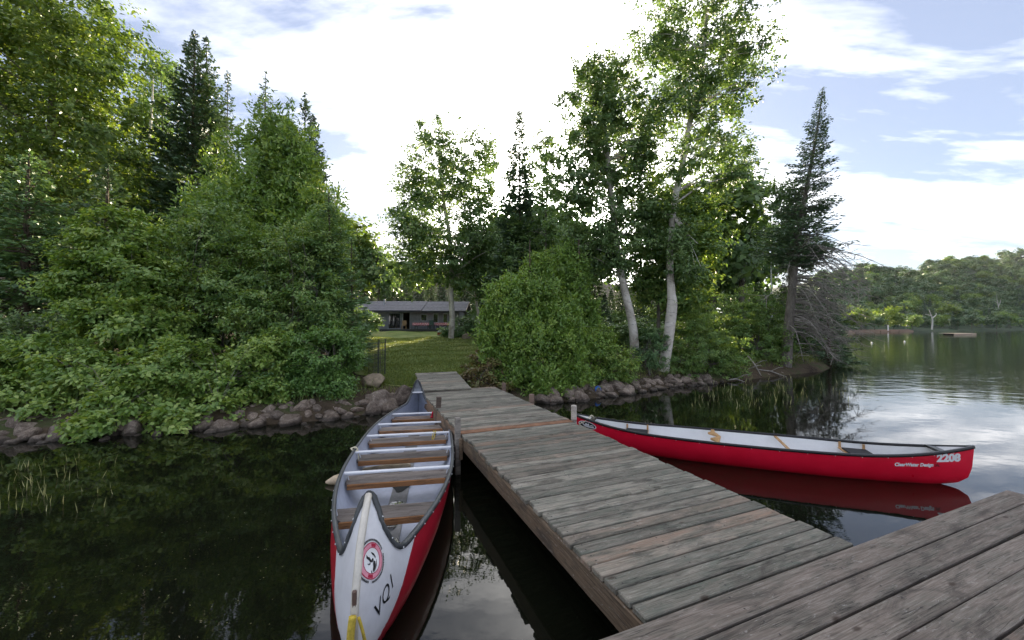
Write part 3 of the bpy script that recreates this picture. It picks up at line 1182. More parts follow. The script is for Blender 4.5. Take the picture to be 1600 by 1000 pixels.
for x in xth + [-1.83]:
    zs = .285
    L_ = .27
    w0 = vq.half_width(x - .10, zs) - .03
    w1 = vq.half_width(x + .17, zs) - .03
    wm = max(w0, w1)
    xa, xb = x - .10, x + .17
    vs, fs = [], []
    for zz in (zs - .018, zs + .018):
        vs += [(xa, -w0 + .05, zz), (xa + .05, -w0, zz), (xb, -w1, zz), (xb, w1, zz), (xa + .05, w0, zz), (xa, w0 - .05, zz)]
    fs = [(5, 4, 3, 2, 1, 0), (6, 7, 8, 9, 10, 11)] + [(k, (k + 1) % 6, 6 + (k + 1) % 6, 6 + k) for k in range(6)]
    vs = [(p[1], p[0] - (xa + xb) / 2, p[2] - zs) for p in vs]
    mb = MB().add(vs, fs)
    so = mb.build('seat', M['seat_top'], vq_root)
    so.location = ((xa + xb) / 2, 0, zs)
    so.rotation_euler = (0, 0, -math.pi / 2)
    e = MB().box((0, -(xb - xa) / 2 - .013, -.012), (2 * w0 - .06, .024, .060), bevel=.006).build('seat_edge', M['seat_edge'], so)
    for sg in (-1, 1):
        MB().tube([(sg * (wm - .04), 0, -.01), (sg * (wm - .015), 0, .10)], .008, 6).build('seat_hanger', M['alu'], so)
# floor plank and bilge water
fl = MB()
for (x0, x1) in ((-2.2, 2.35),):
    fl.box(((x0 + x1) / 2, 0, .038), (x1 - x0, .20, .014), bevel=.003)
fl.build('floor_plank', M['floor'], vq_root)
pu = MB()
for (cx_, lx_, wy) in ((-1.30, .34, .115), (-.55, .20, .10), (-2.05, .25, .15)):
    ang = np.linspace(0, 2 * math.pi, 29)[:-1]
    pu.add([(cx_ + lx_ * math.cos(a) * (1 + .12 * math.sin(3 * a + cx_)), wy * math.sin(a) * (1 + .15 * math.cos(4 * a)), .050) for a in ang], [tuple(range(28))])
pu.build('bilge_puddle', M['puddle'], vq_root)
# stem band and bow fitting
stem = []
for t in np.linspace(.02, 1, 30):
    p = Vector(vq.pt(-1, t, 1))
    stem.append(Vector((p.x - .004, 0, p.z)))
MB().tube(stem, .024, 8).build('stem_band', plain('cream_stem_band', (.62, .58, .50), .45, .4, .15), vq_root, True)
zf = .50
xl = -float(np.interp(zf, vq.zk, vq.lk))
bf = MB()
bf.box((xl - .018, 0, zf), (.022, .026, .13), bevel=.006)
bf.build('bow_fitting', plain('worn_brown_fitting', (.14, .09, .07), .5), vq_root)
# writing and emblem on the bow panel
tp, ext = text_polys('VQ1', .125, .12, .0)
project_flat('lettering', tp, hullme, (-3.20, .275), (1, .30), (-.10, 1), M['black'], vq_root)
EM, ER = (-3.125, .610), .105
scl = ER
project_flat('emblem_field', ring(0, .73, n=32), hullme, EM, (scl, 0), (0, scl), M['white'], vq_root, .0028)
em = project_flat('emblem_ring', ring(.66, .70, n=48) + ring(.92, .97, n=48) + ring(.72, .90, 38, 66, 6) + ring(.72, .90, 218, 246, 6), hullme, EM, (scl, 0), (0, scl), M['redprint'], vq_root, .0038)
project_flat('emblem_band', ring(.70, .92, n=48), hullme, EM, (scl, 0), (0, scl), M['pinkprint'], vq_root, .0032)
tx = []
rt = random.Random(3)
a = 0
while a < 352:
    w_ = rt.uniform(3.2, 5.2)
    if not (a % 120 > 104):
        tx += ring(1.05, 1.16, a, a + w_ * .72, 2)
    a += w_
fig = [[(-.34, .36), (-.26, .52), (-.20, .34), (-.12, .30), (-.06, .06), (.10, .10), (.14, -.02), (.02, -.08), (-.06, -.10), (-.16, .02), (-.30, -.02), (-.42, .08), (-.36, -.06), (-.22, -.10), (-.20, .10)],
       [(.12, .46), (.30, .26), (.36, .02), (.28, -.06), (.24, .14), (.16, .24), (.13, .34)],
       [(.10, -.06), (.20, -.18), (.12, -.30), (.02, -.44), (-.14, -.56), (-.24, -.60), (-.20, -.46), (-.06, -.30), (-.02, -.18)],
       [(-.36, -.44), (-.30, -.40), (-.30, -.58), (-.36, -.60)]]
for k in range(5):
    x0 = -.14 + k * .075
    fig.append([(x0, -.66 + .05 * k), (x0 + .028, -.66 + .05 * k), (x0 + .20, -.36 + .05 * k), (x0 + .17, -.36 + .05 * k)])
for pc_ in fig:
    project_flat('emblem_figure', [pc_], hullme, EM, (scl, 0), (0, scl), M['black'], vq_root, .0042)
tag(project_flat('emblem_lettering', tx, hullme, EM, (scl, 0), (0, scl), M['black'], vq_root, .0042), kind='stuff')


# small things on the voyageur canoe
def wpt(x, y, z):
    c_, s_ = math.cos(VQA), math.sin(VQA)
    return Vector((VQC.x + x * c_ - y * s_, VQC.y + x * s_ + y * c_, z))


def rope(name, pts, r, mat, label, cat='rope'):
    base = Vector(pts[0])
    P = [Vector(p) - base for p in pts]
    out = []
    for i in range(len(P) - 1):          # Catmull-Rom
        p0, p1, p2, p3 = P[max(i - 1, 0)], P[i], P[i + 1], P[min(i + 2, len(P) - 1)]
        for k in range(6):
            t = k / 6
            out.append(0.5 * ((2 * p1) + (p2 - p0) * t + (2 * p0 - 5 * p1 + 4 * p2 - p3) * t * t + (3 * p1 - p0 - 3 * p2 + p3) * t ** 3))
    out.append(P[-1])
    o = MB().tube(out, r, 7).build(name, mat, None, True, base)
    return tag(o, label, cat)


wl = vq.half_width(-.10, .40)
rope('tied_rope', [wpt(-.16, wl + .05, .44), wpt(-.17, wl + .01, .455), wpt(-.15, wl - .04, .43), wpt(-.19, wl - .02, .41), wpt(-.2, wl + .03, .445), wpt(-.13, wl - .01, .45),
                   wpt(-.17, wl - .05, .40), wpt(-.20, wl - .06, .30), wpt(-.22, wl - .055, .22)], .008, M['rope_w'], 'off white cord knotted on the left gunwale of the voyageur canoe')
rope('hanging_rope', [wpt(.60, -.42, .415), wpt(.57, -.41, .42), wpt(.55, -.40, .36), wpt(.545, -.38, .30), wpt(.55, -.36, .29), wpt(.56, -.37, .36), wpt(.60, -.385, .415), wpt(.64, -.39, .41)], .007, M['rope_y'],
     'thin yellow cord looped over the third thwart of the voyageur canoe')
wr = vq.half_width(2.07, .395)
rope('red_strap', [wpt(2.03, -wr + .02, .43), wpt(2.05, -wr + .08, .435), wpt(2.01, -wr + .07, .40), wpt(2.08, -wr + .05, .42), wpt(2.03, -wr + .10, .41), wpt(2.02, -wr + .11, .35), wpt(2.0, -wr + .13, .32),
                   wpt(2.02, -wr + .06, .325), wpt(2.05, -wr + .03, .33)], .014, M['ribbon'], 'red strap knotted to the farthest thwart of the voyageur canoe', 'strap')
rope('bow_rope', [wpt(-3.375, 0, .45), wpt(-3.40, .006, .34), wpt(-3.415, -.006, .2), wpt(-3.42, .0, .05), wpt(-3.42, .0, -.1)], .022, M['rope_y'], 'thick yellow rope hanging from the near bow of the voyageur canoe')
rope('thin_bow_rope', [wpt(-3.36, -.03, .43), wpt(-3.37, -.06, .33), wpt(-3.36, -.07, .22), wpt(-3.385, -.04, .16), wpt(-3.36, -.085, .10), wpt(-3.37, -.08, -.05)], .009, M['rope_y'], 'thin yellow line with a loop beside the thick bow rope')

# pale log float touching the left side of the big canoe
fp = MB()
pts = [(0, 0, 0), (.03, 0, .0), (.10, 0, .01), (.25, 0, .015), (.6, 0, .02), (.95, 0, .02), (1.1, 0, .02)]
fp.tube(pts, [.012, .03, .058, .085, .10, .10, .07], 14)
lg = fp.build('floating_log', plain('peeled_pale_wood', (.52, .42, .29), .7, .3, .3, 9, bump=.4), None, True, (-2.47, 5.12, .035))
lg.rotation_euler = (0, 0, R(24))
tag(lg, 'pale pointed log floating against the left side of the voyageur canoe', 'log')


# ------------------------------------------------------------------ red canoe
def sheer_rc(a):
    return 0.355 + 0.04 * a * a + 0.13 * max(0.0, (a - .45) / .55) ** 2.2


rc = Hull([-.1, 0, .05, .12, .25, .53], [2.10, 2.36, 2.50, 2.59, 2.63, 2.655], .43, 2.5, .92, sheer_rc, -.07)
mrc, grc = new_mat('glossy_red_hull')
tcr = grc.n('ShaderNodeTexCoord')
nr1 = grc.noise(tcr.outputs['Object'], 2.6, 5, 0.6)
mpr = grc.n('ShaderNodeMapping')
grc.set(mpr, 'Vector', tcr.outputs['Object'])
mpr.inputs['Scale'].default_value = (1.2, 6, 22)
mpr.inputs['Rotation'].default_value = (0, .12, 0)
nr2 = grc.noise(mpr.outputs[0], 3.2, 6, 0.75, 0.8)
spr = grc.n('ShaderNodeSeparateXYZ')
grc.set(spr, 'Vector', tcr.outputs['Object'])
cr_ = grc.ramp(nr1, [(0.35, (0.70, 0.006, 0.030)), (0.65, (0.80, 0.010, 0.042))])
cr_ = grc.mix(grc.ramp(nr2, [(0.665, 0.0), (0.72, 0.30)]), cr_, (0.80, 0.30, 0.30))
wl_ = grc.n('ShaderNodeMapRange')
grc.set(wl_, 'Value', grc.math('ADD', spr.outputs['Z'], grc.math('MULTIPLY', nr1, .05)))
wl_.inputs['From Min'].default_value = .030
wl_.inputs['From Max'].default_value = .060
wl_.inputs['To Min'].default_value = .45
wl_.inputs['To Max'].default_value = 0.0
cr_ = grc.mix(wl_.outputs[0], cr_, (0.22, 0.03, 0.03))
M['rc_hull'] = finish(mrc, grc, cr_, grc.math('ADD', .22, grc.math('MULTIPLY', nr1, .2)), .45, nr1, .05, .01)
M['rc_in'] = plain('white_canoe_interior', (0.74, 0.74, 0.73), 0.5, 0.35, 0.05, 6)
M['ash'] = plain('varnished_ash', (0.46, 0.27, 0.12), 0.4, 0.4, 0.25, 9)
RCA = math.atan2(-.362, .932)
rc_root = empty('red_canoe', (3.56, 6.0, 0), RCA, 'glossy red canoe with black gunwales and white interior, afloat right of the dock', 'canoe')
V_, F_ = rc.shell()
rcme = mesh_np('hull', V_, F_, M['rc_hull'], True)
obj('hull', rcme, rc_root)
V_, F_ = rc.shell(.012, .008, .02)
obj('inner_hull', mesh_np('inner_hull', V_, F_[:, ::-1], M['rc_in'], True), rc_root)
rail_mesh(rc, .032, .034, .004, M['blackrail'], 'gunwale', rc_root)
rv = MB()
for s in (-1, 1):
    P = rc.rail(s, 0.018, -.018, 60)
    for i in range(3, len(P) - 3, 3):
        c = P[i]
        r = .006
        rv.add([c + Vector((r, 0, 0)), c + Vector((0, 0, r)), c + Vector((-r, 0, 0)), c + Vector((0, 0, -r)), c + Vector((0, s * .006, 0))], [(0, 1, 4), (1, 2, 4), (2, 3, 4), (3, 0, 4)])
tag(rv.build('rivets', M['rivet'], rc_root), kind='stuff')
for x in (-1.72, -1.38, .55, 1.35, 1.62):
    w = rc.half_width(x, .32) - .006
    zt = .335 if x == .55 else .27
    w = rc.half_width(x, zt) - .006
    o = MB().box((0, 0, 0), (.045, 2 * w, .022), bevel=.006).build('thwart' if x == .55 else 'seat_bar', M['ash'], rc_root)
    o.location = (x, 0, zt)
for (x0, x1) in ((-1.72, -1.38), (1.35, 1.62)):
    w = min(rc.half_width(x0, .27), rc.half_width(x1, .27)) - .06
    o = MB().box((0, 0, 0), (x1 - x0 + .02, 2 * w, .02), bevel=.006).build('seat', plain('black_webbing', (.02, .02, .022), .7), rc_root)
    o.location = ((x0 + x1) / 2, 0, .296)
    for xx in (x0, x1):
        for sg in (-1, 1):
            wz = rc.half_width(xx, .30)
            MB().box((xx, sg * (wz - .02), .32), (.03, .014, .09), bevel=.003).build('seat_hanger', M['ash'], rc_root)
# carved yoke
yk = MB()
w = rc.half_width(-.35, .345) - .004
n = 25
vs, fs = [], []
for k in range(n):
    q = -1 + 2 * k / (n - 1)
    y = q * w
    cx_ = .05 * math.exp(-(q / .22) ** 2) - .03 * math.exp(-((abs(q) - .45) / .2) ** 2)
    hw = .024 + .045 * math.exp(-((abs(q) - .38) / .17) ** 2)
    vs += [(cx_ - hw, y, -.012), (cx_ + hw, y, -.012), (cx_ + hw, y, .012), (cx_ - hw, y, .012)]
for k in range(n - 1):
    for c in range(4):
        fs.append((k * 4 + c, k * 4 + (c + 1) % 4, (k + 1) * 4 + (c + 1) % 4, (k + 1) * 4 + c))
fs += [(0, 1, 2, 3), tuple((n - 1) * 4 + c for c in (3, 2, 1, 0))]
yo = yk.add(vs, fs).build('carrying_yoke', M['ash'], rc_root)
yo.location = (-.35, 0, .35)
for s in (-1, 1):
    vs = []
    for a in (.86, .90, .94, .97, .995):
        for sd_ in (-1, 1):
            vs.append(Vector(rc.pt(a * s, 1.0, sd_)) + Vector((0, 0, .004)))
    d = MB().add(vs, [(2 * k, 2 * k + 1, 2 * k + 3, 2 * k + 2) for k in range(4)]).build('deck_plate', plain('grey_white_deck_plate', (.52, .52, .52), .5), rc_root)
    p = Vector(rc.pt(.86 * s, 1, 1))
    MB().box((p.x, 0, p.z + .004), (.09, 2 * p.y + .02, .03), bevel=.006).build('carry_handle', M['blackrail'], d)
# writing
xe = 2.63
tp, ext = text_polys('2208', .135, 0.0, .008)
project_flat('number_lettering', tp, rcme, (2.20, .335), (1.02, 0.045), (0, 1), M['white'], rc_root)
tp, ext = text_polys('ClearWater Design', .062, .1, .003)
sx_ = .44 / (ext[1] - ext[0])
project_flat('maker_lettering', tp, rcme, (1.72, .255), (sx_, 0.03 * sx_), (0, 1), M['white'], rc_root)
leafp = []
for a in (90, 35, 145, -20, 200):
    c_, s_ = math.cos(R(a)), math.sin(R(a))
    leafp.append([(0, 0), (.016 * c_ - .007 * s_, .016 * s_ + .007 * c_), (.036 * c_, .036 * s_), (.016 * c_ + .007 * s_, .016 * s_ - .007 * c_)])
project_flat('maker_mark', leafp, rcme, (2.205, .278), (1, 0), (0, 1), plain('dark_red_print', (.22, .01, .02), .5), rc_root)
OV = (-2.36, .375)
oval = [[(.155 * math.cos(a), .055 * math.sin(a)) for a in np.linspace(0, 2 * math.pi, 33)[:-1]]]
project_flat('oval_decal_border', oval, rcme, OV, (1.06, -.10), (0, 1.14), M['white'], rc_root, .0030)
project_flat('oval_decal', oval, rcme, OV, (.95, -.09), (0, .95), M['black'], rc_root, .0040)
mk = [[(-.12, .02), (-.05, -.03), (.02, -.035), (.12, -.022), (.12, -.006), (.02, -.012), (-.045, -.006), (-.10, .036)],
      [(-.05, .0), (-.02, .034), (.0, .01), (.02, .036), (.045, .0), (.02, -.006), (-.02, -.006)],
      [(.055, .0), (.115, .004), (.115, .016), (.055, .014)]]
project_flat('oval_decal_mark', mk, rcme, OV, (1.0, -.095), (0, 1.05), M['white'], rc_root, .0050)


def rpt(x, y, z):
    c_, s_ = math.cos(RCA), math.sin(RCA)
    return Vector((3.56 + x * c_ - y * s_, 6.0 + x * s_ + y * c_, z))


wq = rc.half_width(-2.2, .4)
rope('painter_rope', [rpt(-2.30, .0, .50), rpt(-2.27, -.03, .51), rpt(-2.30, -.06, .535), rpt(-2.34, -.10, .49), rpt(-2.42, -.11, .42), rpt(-2.50, -.12, .38), rpt(-2.46, -.10, .33)], .009, M['rope_w'],
     'white rope looped over the bow of the red canoe')

# ------------------------------------------------------------------ cabin
M['siding'] = plain('grey_board_siding', (0.240, 0.250, 0.270), 0.8, 0.2, 0.2, 2.5)
M['shingle'] = plain('grey_shingle', (0.200, 0.195, 0.205), 0.9, 0.2, 0.25, 3.0, bump=0.6)
M['trim'] = plain('dark_trim', (0.055, 0.057, 0.064), 0.7, 0.2, 0.15)
M['lighttrim'] = plain('pale_window_frame', (0.36, 0.38, 0.41), 0.6, 0.3, 0.1)
M['cabin_in'] = plain('dim_cabin_inside', (0.05, 0.045, 0.04), 0.9, 0.1)
M['deckgrey'] = plain('grey_cabin_deck', (0.16, 0.155, 0.15), 0.85, 0.2, 0.2)
M['chairwood'] = plain('pine_chair', (0.36, 0.24, 0.13), 0.6, 0.3, 0.2)
mg, gg = new_mat('window_glass')
M['glass'] = finish(mg, gg, (0.02, 0.025, 0.028), 0.03, 0.9)


def check_mat():
    m, g = new_mat('red_check_cloth')
    tc = g.n('ShaderNodeTexCoord')
    ch = g.n('ShaderNodeTexChecker')
    g.set(ch, 'Vector', tc.outputs['Object'])
    g.set(ch, 'Scale', 9.0)
    g.set(ch, 'Color1', (0.52, 0.06, 0.09, 1))
    g.set(ch, 'Color2', (0.68, 0.50, 0.50, 1))
    return finish(m, g, ch.outputs[0], 0.85, 0.1)


M['check'] = check_mat()
CY = 50.0
cb = empty('cabin', (-13.0, CY, 1.77), 0, 'low grey wooden cabin with shingled roof at the top of the lawn', 'cabin')


def cbox(name, x0, x1, y0, y1, z0, z1, mat, parent=None, bevel=0.0):
    pa = parent or cb
    ob = MB().box(((x0 + x1) / 2, (y0 + y1) / 2, (z0 + z1) / 2), (x1 - x0, y1 - y0, z1 - z0), bevel=bevel).build(name, mat, pa)
    off = Vector(cb.location)
    if parent is not None:
        off = off + Vector(parent.location)
    ob.location = -off
    return ob


FZ, TZ = 1.77, 4.02
# openings along the front: (x0, x1, z0, z1)
opn = [(-16.15, -14.50, FZ, 3.84), (-14.50, -13.25, FZ, 3.84), (-11.9, -11.05, 2.80, 3.70), (-10.3, -9.60, 2.55, 3.78), (-9.0, -8.35, 2.55, 3.78)]
xsegs = [-20.5, -16.15]
cbox('front_wall', -20.5, -16.15, CY, CY + .15, FZ, TZ, M['siding'])
cbox('front_wall', -16.15, -13.25, CY, CY + .15, 3.84, TZ, M['siding'])
cbox('front_wall', -13.25, -11.9, CY, CY + .15, FZ, TZ, M['siding'])
cbox('front_wall', -11.9, -11.05, CY, CY + .15, FZ, 2.80, M['siding'])
cbox('front_wall', -11.9, -11.05, CY, CY + .15, 3.70, TZ, M['siding'])
cbox('front_wall', -11.05, -10.3, CY, CY + .15, FZ, TZ, M['siding'])
cbox('front_wall', -10.3, -8.35, CY, CY + .15, FZ, 2.55, M['siding'])
cbox('front_wall', -10.3, -8.35, CY, CY + .15, 3.78, TZ, M['siding'])
cbox('front_wall', -9.60, -9.0, CY, CY + .15, 2.55, 3.78, M['siding'])
cbox('front_wall', -8.35, -6.9, CY, CY + .15, FZ, TZ, M['siding'])
cbox('side_wall', -20.5, -20.35, CY + .15, CY + 6, FZ, TZ, M['siding'])
cbox('side_wall', -7.05, -6.9, CY + .15, CY + 6, FZ, TZ, M['siding'])
cbox('back_wall', -20.35, -7.05, CY + 5.85, CY + 6, FZ, TZ, M['siding'])
cbox('inner_floor', -20.35, -7.05, CY + .15, CY + 5.85, FZ - .1, FZ, M['cabin_in'])
cbox('partition', -20.35, -7.05, CY + 3.0, CY + 3.1, FZ, TZ, M['cabin_in'])
cbox('ceiling', -20.35, -7.05, CY + .15, CY + 5.85, TZ - .06, TZ - .003, M['cabin_in'])
for x in (-19.9, -18.2, -17.55, -16.9, -13.1, -12.6, -12.05, -10.9, -10.45, -9.45, -9.15, -8.2, -7.6):
    cbox('batten', x - .03, x + .03, CY - .03, CY - .002, FZ + .01, TZ - .02, M['siding'])
for (x0, x1, z0, z1) in [opn[0], opn[2], opn[3], opn[4]]:
    wn = cbox('window', x0 + .05, x1 - .05, CY + .05, CY + .07, z0 + .05, z1 - .05, M['glass'])
    t = .07
    for (a, b, c, d) in ((x0, x0 + t, z0, z1), (x1 - t, x1, z0, z1), (x0 + t, x1 - t, z0, z0 + t), (x0 + t, x1 - t, z1 - t, z1)):
        cbox('frame', a, b, CY - .035, CY + .04, c, d, M['lighttrim'], wn)
cbox('door_frame', -13.32, -13.25, CY - .035, CY + .04, FZ, 3.84, M['lighttrim'])
cbox('door_leaf', -14.42, -14.20, CY + .06, CY + .11, FZ, 3.80, M['lighttrim'])
# roof, two slopes with a thin edge; left half a little forward
ridge_z, ey, ez_ = 5.45, CY - .7, 3.98
def slab(x0, x1, ya, za, yb, zb, th, name, mat, parent=None):
    vs = [(x0, ya, za), (x1, ya, za), (x1, yb, zb), (x0, yb, zb)]
    vs += [(p[0], p[1], p[2] + th) for p in vs]
    o = MB().add(vs, [(3, 2, 1, 0), (4, 5, 6, 7), (0, 1, 5, 4), (1, 2, 6, 5), (2, 3, 7, 6), (3, 0, 4, 7)]).build(name, mat, parent or cb)
    o.location = -cb.location
    return o
slab(-21.0, -11.65, ey - .25, ez_ + .06, CY + 3, ridge_z, .12, 'roof', M['shingle'])
slab(-11.63, -5.9, ey, ez_ + .02, CY + 3, ridge_z - .05, .12, 'roof', M['shingle'])
slab(-21.0, -5.9, CY + 3.02, ridge_z - .03, CY + 6.8, ez_, .12, 'roof', M['shingle'])
cbox('fascia', -21.0, -11.65, ey - .30, ey - .26, ez_ - .04, ez_ + .16, M['trim'])
cbox('fascia', -11.63, -5.9, ey - .05, ey - .01, ez_ - .08, ez_ + .12, M['trim'])
for k in range(1, 6):                       # shingle courses as thin raised lips
    f = k / 6
    y_ = ey - .25 + (CY + 3 - ey + .25) * f
    z_ = ez_ + .06 + (ridge_z - ez_ - .06) * f + .125
    cbox('shingle_course', -20.98, -11.67, y_ - .02, y_ + .02, z_ - .02, z_ + .012, M['shingle'])
    y_ = ey + (CY + 3 - ey) * f
    z_ = ez_ + .02 + (ridge_z - .05 - ez_ - .02) * f + .125
    cbox('shingle_course', -11.61, -5.92, y_ - .02, y_ + .02, z_ - .02, z_ + .012, M['shingle'])
for x in (-17.1,):
    cbox('chimney_pipe', x - .12, x + .12, CY + 1.4, CY + 1.64, 4.9, 5.75, M['lighttrim'], None, .05)
# deck
for k in range(12):
    y0 = CY - 3.2 + k * .262
    cbox('deck_plank', -21.3, -6.2, y0, y0 + .25, FZ - .06, FZ - .004, M['deckgrey'])
cbox('deck_skirt', -21.3, -6.2, CY - 3.24, CY - 3.205, FZ - .26, FZ - .02, M['trim'])
for x in (-21, -18.5, -16, -13.5, -11, -8.6, -6.4):
    cbox('deck_post', x - .08, x + .08, CY - 3.1, CY - 2.94, .9, FZ - .07, M['trim'])
cbox('step', -14.6, -12.4, CY - 3.75, CY - 3.3, 1.38, 1.45, M['deckgrey'])


def picnic_table(x, y, label, L=2.2):
    t = empty('picnic_table', (x, y, FZ), 0, label, 'table', 'picnic tables on the cabin deck')
    MB().box((0, 0, .75), (L, .8, .05), bevel=.01).build('tabletop', M['chairwood'], t)
    for s in (-1, 1):
        MB().box((0, s * .72, .44), (L, .26, .045), bevel=.01).build('bench', M['trim'], t)
        for sx in (-.8, .8):
            MB().tube([(sx, s * .65, .0), (sx, s * .18, .73)], .045, 6).build('leg', M['trim'], t)
    for sx in (-.8, .8):
        MB().box((sx, 0, .39), (.06, 1.5, .08)).build('crossbar', M['trim'], t)
    c = MB()
    n = 16
    vs = []
    hem = [.34 + .07 * math.sin(k * 2.1) for k in range(n + 1)]
    for k in range(n + 1):
        xx = -L / 2 - .06 + (L + .12) * k / n
        vs += [(xx, -.47 + .03 * math.sin(k * 2.3), .78 - hem[k]), (xx, -.43, .782), (xx, .43, .782), (xx, .47, .78 - hem[-1 - k])]
    fs = []
    for k in range(n):
        for q in range(3):
            fs.append((k * 4 + q, (k + 1) * 4 + q, (k + 1) * 4 + q + 1, k * 4 + q + 1))
    co = c.add(vs, fs).build('tablecloth', M['check'], None)
    co.location = (x, y, FZ)
    tag(co, 'red and white cloth on the ' + ('left' if x < -10 else 'right') + ' picnic table of the cabin deck', 'tablecloth', 'red check tablecloths')


picnic_table(-11.3, CY - 1.5, 'left picnic table under a red cloth on the cabin deck')
picnic_table(-8.6, CY - 1.5, 'right picnic table under a red cloth on the cabin deck')


def chair(x, y, rz_, mat, label):
    t = empty('deck_chair', (x, y, FZ), rz_, label, 'chair')
    MB().box((0, 0, .42), (.55, .52, .05), bevel=.01).build('seat', mat, t)
    MB().box((0, .26, .78), (.55, .05, .62), bevel=.01).build('backrest', mat, t)
    for sx in (-.25, .25):
        for sy in (-.22, .24):
            MB().box((sx, sy, .20), (.06, .06, .40)).build('leg', mat, t)
        MB().box((sx * 1.15, 0, .64), (.08, .56, .04), bevel=.008).build('armrest', mat, t)


chair(-13.85, CY - .7, .15, M['chairwood'], 'pine armchair in front of the open cabin door')
chair(-9.95, CY - 2.2, 3.0, plain('green_plastic', (.05, .09, .075), .5), 'dark green chair between the two picnic tables')
M['bulb'] = plain('frosted_lamp', (.85, .82, .75), .3)


# overturned canoe on the lawn
oc = Hull([-.1, 0, .05, .12, .25, .53], [2.05, 2.2, 2.3, 2.35, 2.38, 2.40], .45, 2.5, .9, sheer_rc, -.02)
oroot = empty('overturned_canoe', (-6.35, 39.5, gz(-6.35, 39.5) + .58), R(68), 'upturned white and red canoe lying at the top edge of the lawn', 'canoe')
V_, F_ = oc.shell()
mo, go = new_mat('white_over_red')
tco = go.n('ShaderNodeTexCoord')
spo = go.n('ShaderNodeSeparateXYZ')
go.set(spo, 'Vector', tco.outputs['Object'])
finish(mo, go, go.mix(go.math('GREATER_THAN', spo.outputs['Z'], .20), (0.74, 0.74, 0.72), (0.40, 0.06, 0.04)), 0.4)
ho = obj('hull', mesh_np('hull', V_, F_, mo, True), oroot)
ho.rotation_euler = (math.pi, 0, 0)
oro = rail_mesh(oc, .035, .035, 0, M['trim'], 'gunwale', oroot)
oro.rotation_euler = (math.pi, 0, 0)
for q in (-1.2, 1.2):
    MB().box((q, 0, -.48), (.12, .8, .12)).build('support_block', M['darkpost'], oroot)

# ------------------------------------------------------------------ vegetation builders
def unit(a):
    return a / (np.linalg.norm(a, axis=-1, keepdims=True) + 1e-9)


def leaf_mesh(name, P, D, N, L, W, mat, tint, fold=0.12):
    """one folded diamond per leaf"""
    D = unit(D)
    Sd = unit(np.cross(D, N))
    N = np.cross(Sd, D)
    L = np.asarray(L).reshape(-1, 1) * np.ones((len(P), 1))
    W = np.asarray(W).reshape(-1, 1) * np.ones((len(P), 1))
    a = P
    m_ = P + D * L * 0.45
    b = m_ + Sd * W * 0.5 + N * W * fold
    c = P + D * L - N * L * 0.10
    d = m_ - Sd * W * 0.5 + N * W * fold
    V = np.stack([a, b, c, d], 1).reshape(-1, 3)
    F = np.arange(len(P) * 4).reshape(-1, 4)
    return mesh_np(name, V, F, mat, False, tint)


def wave(p, f, ph):
    return (np.sin(p[:, 0] * f + ph) * np.sin(p[:, 1] * f * 1.1 + ph * 1.7) + np.sin(p[:, 2] * f * 1.3 + ph * .6) * np.sin((p[:, 0] + p[:, 1]) * f * .7 + ph)) * .5


def clump_centres(ells, n, rng, gaps=0.25, shell=0.42, freq=1.6):
    vol = np.array([(e[1][0] * e[1][1] * e[1][2]) ** (2 / 3) for e in ells])
    vol = vol / vol.sum()
    C, O = [], []
    ph = rng.uniform(0, 6)
    for (c, r), f in zip(ells, vol):
        k = max(4, int(n * f * 1.5))
        d = unit(rng.normal(size=(k, 3)))
        rad = rng.uniform(0.04, 1, k) ** shell * rng.uniform(.86, 1.12, k)
        p = np.array(c) + d * rad[:, None] * np.array(r)
        keep = wave(p, freq / max(.6, min(r)) * 1.6, ph) > -1 + 2 * gaps * rng.uniform(.5, 1.5, k)
        keep |= rng.random(k) > .86
        idx = np.nonzero(keep)[0][:max(3, int(n * f))]
        far_ = rng.random(len(idx)) < .08          # sprigs that stand out of the outline
        p[idx[far_]] = np.array(c) + d[idx[far_]] * np.array(r) * rng.uniform(1.08, 1.32, far_.sum())[:, None]
        C.append(p[idx])
        O.append(d[idx])
    return np.concatenate(C), np.concatenate(O)


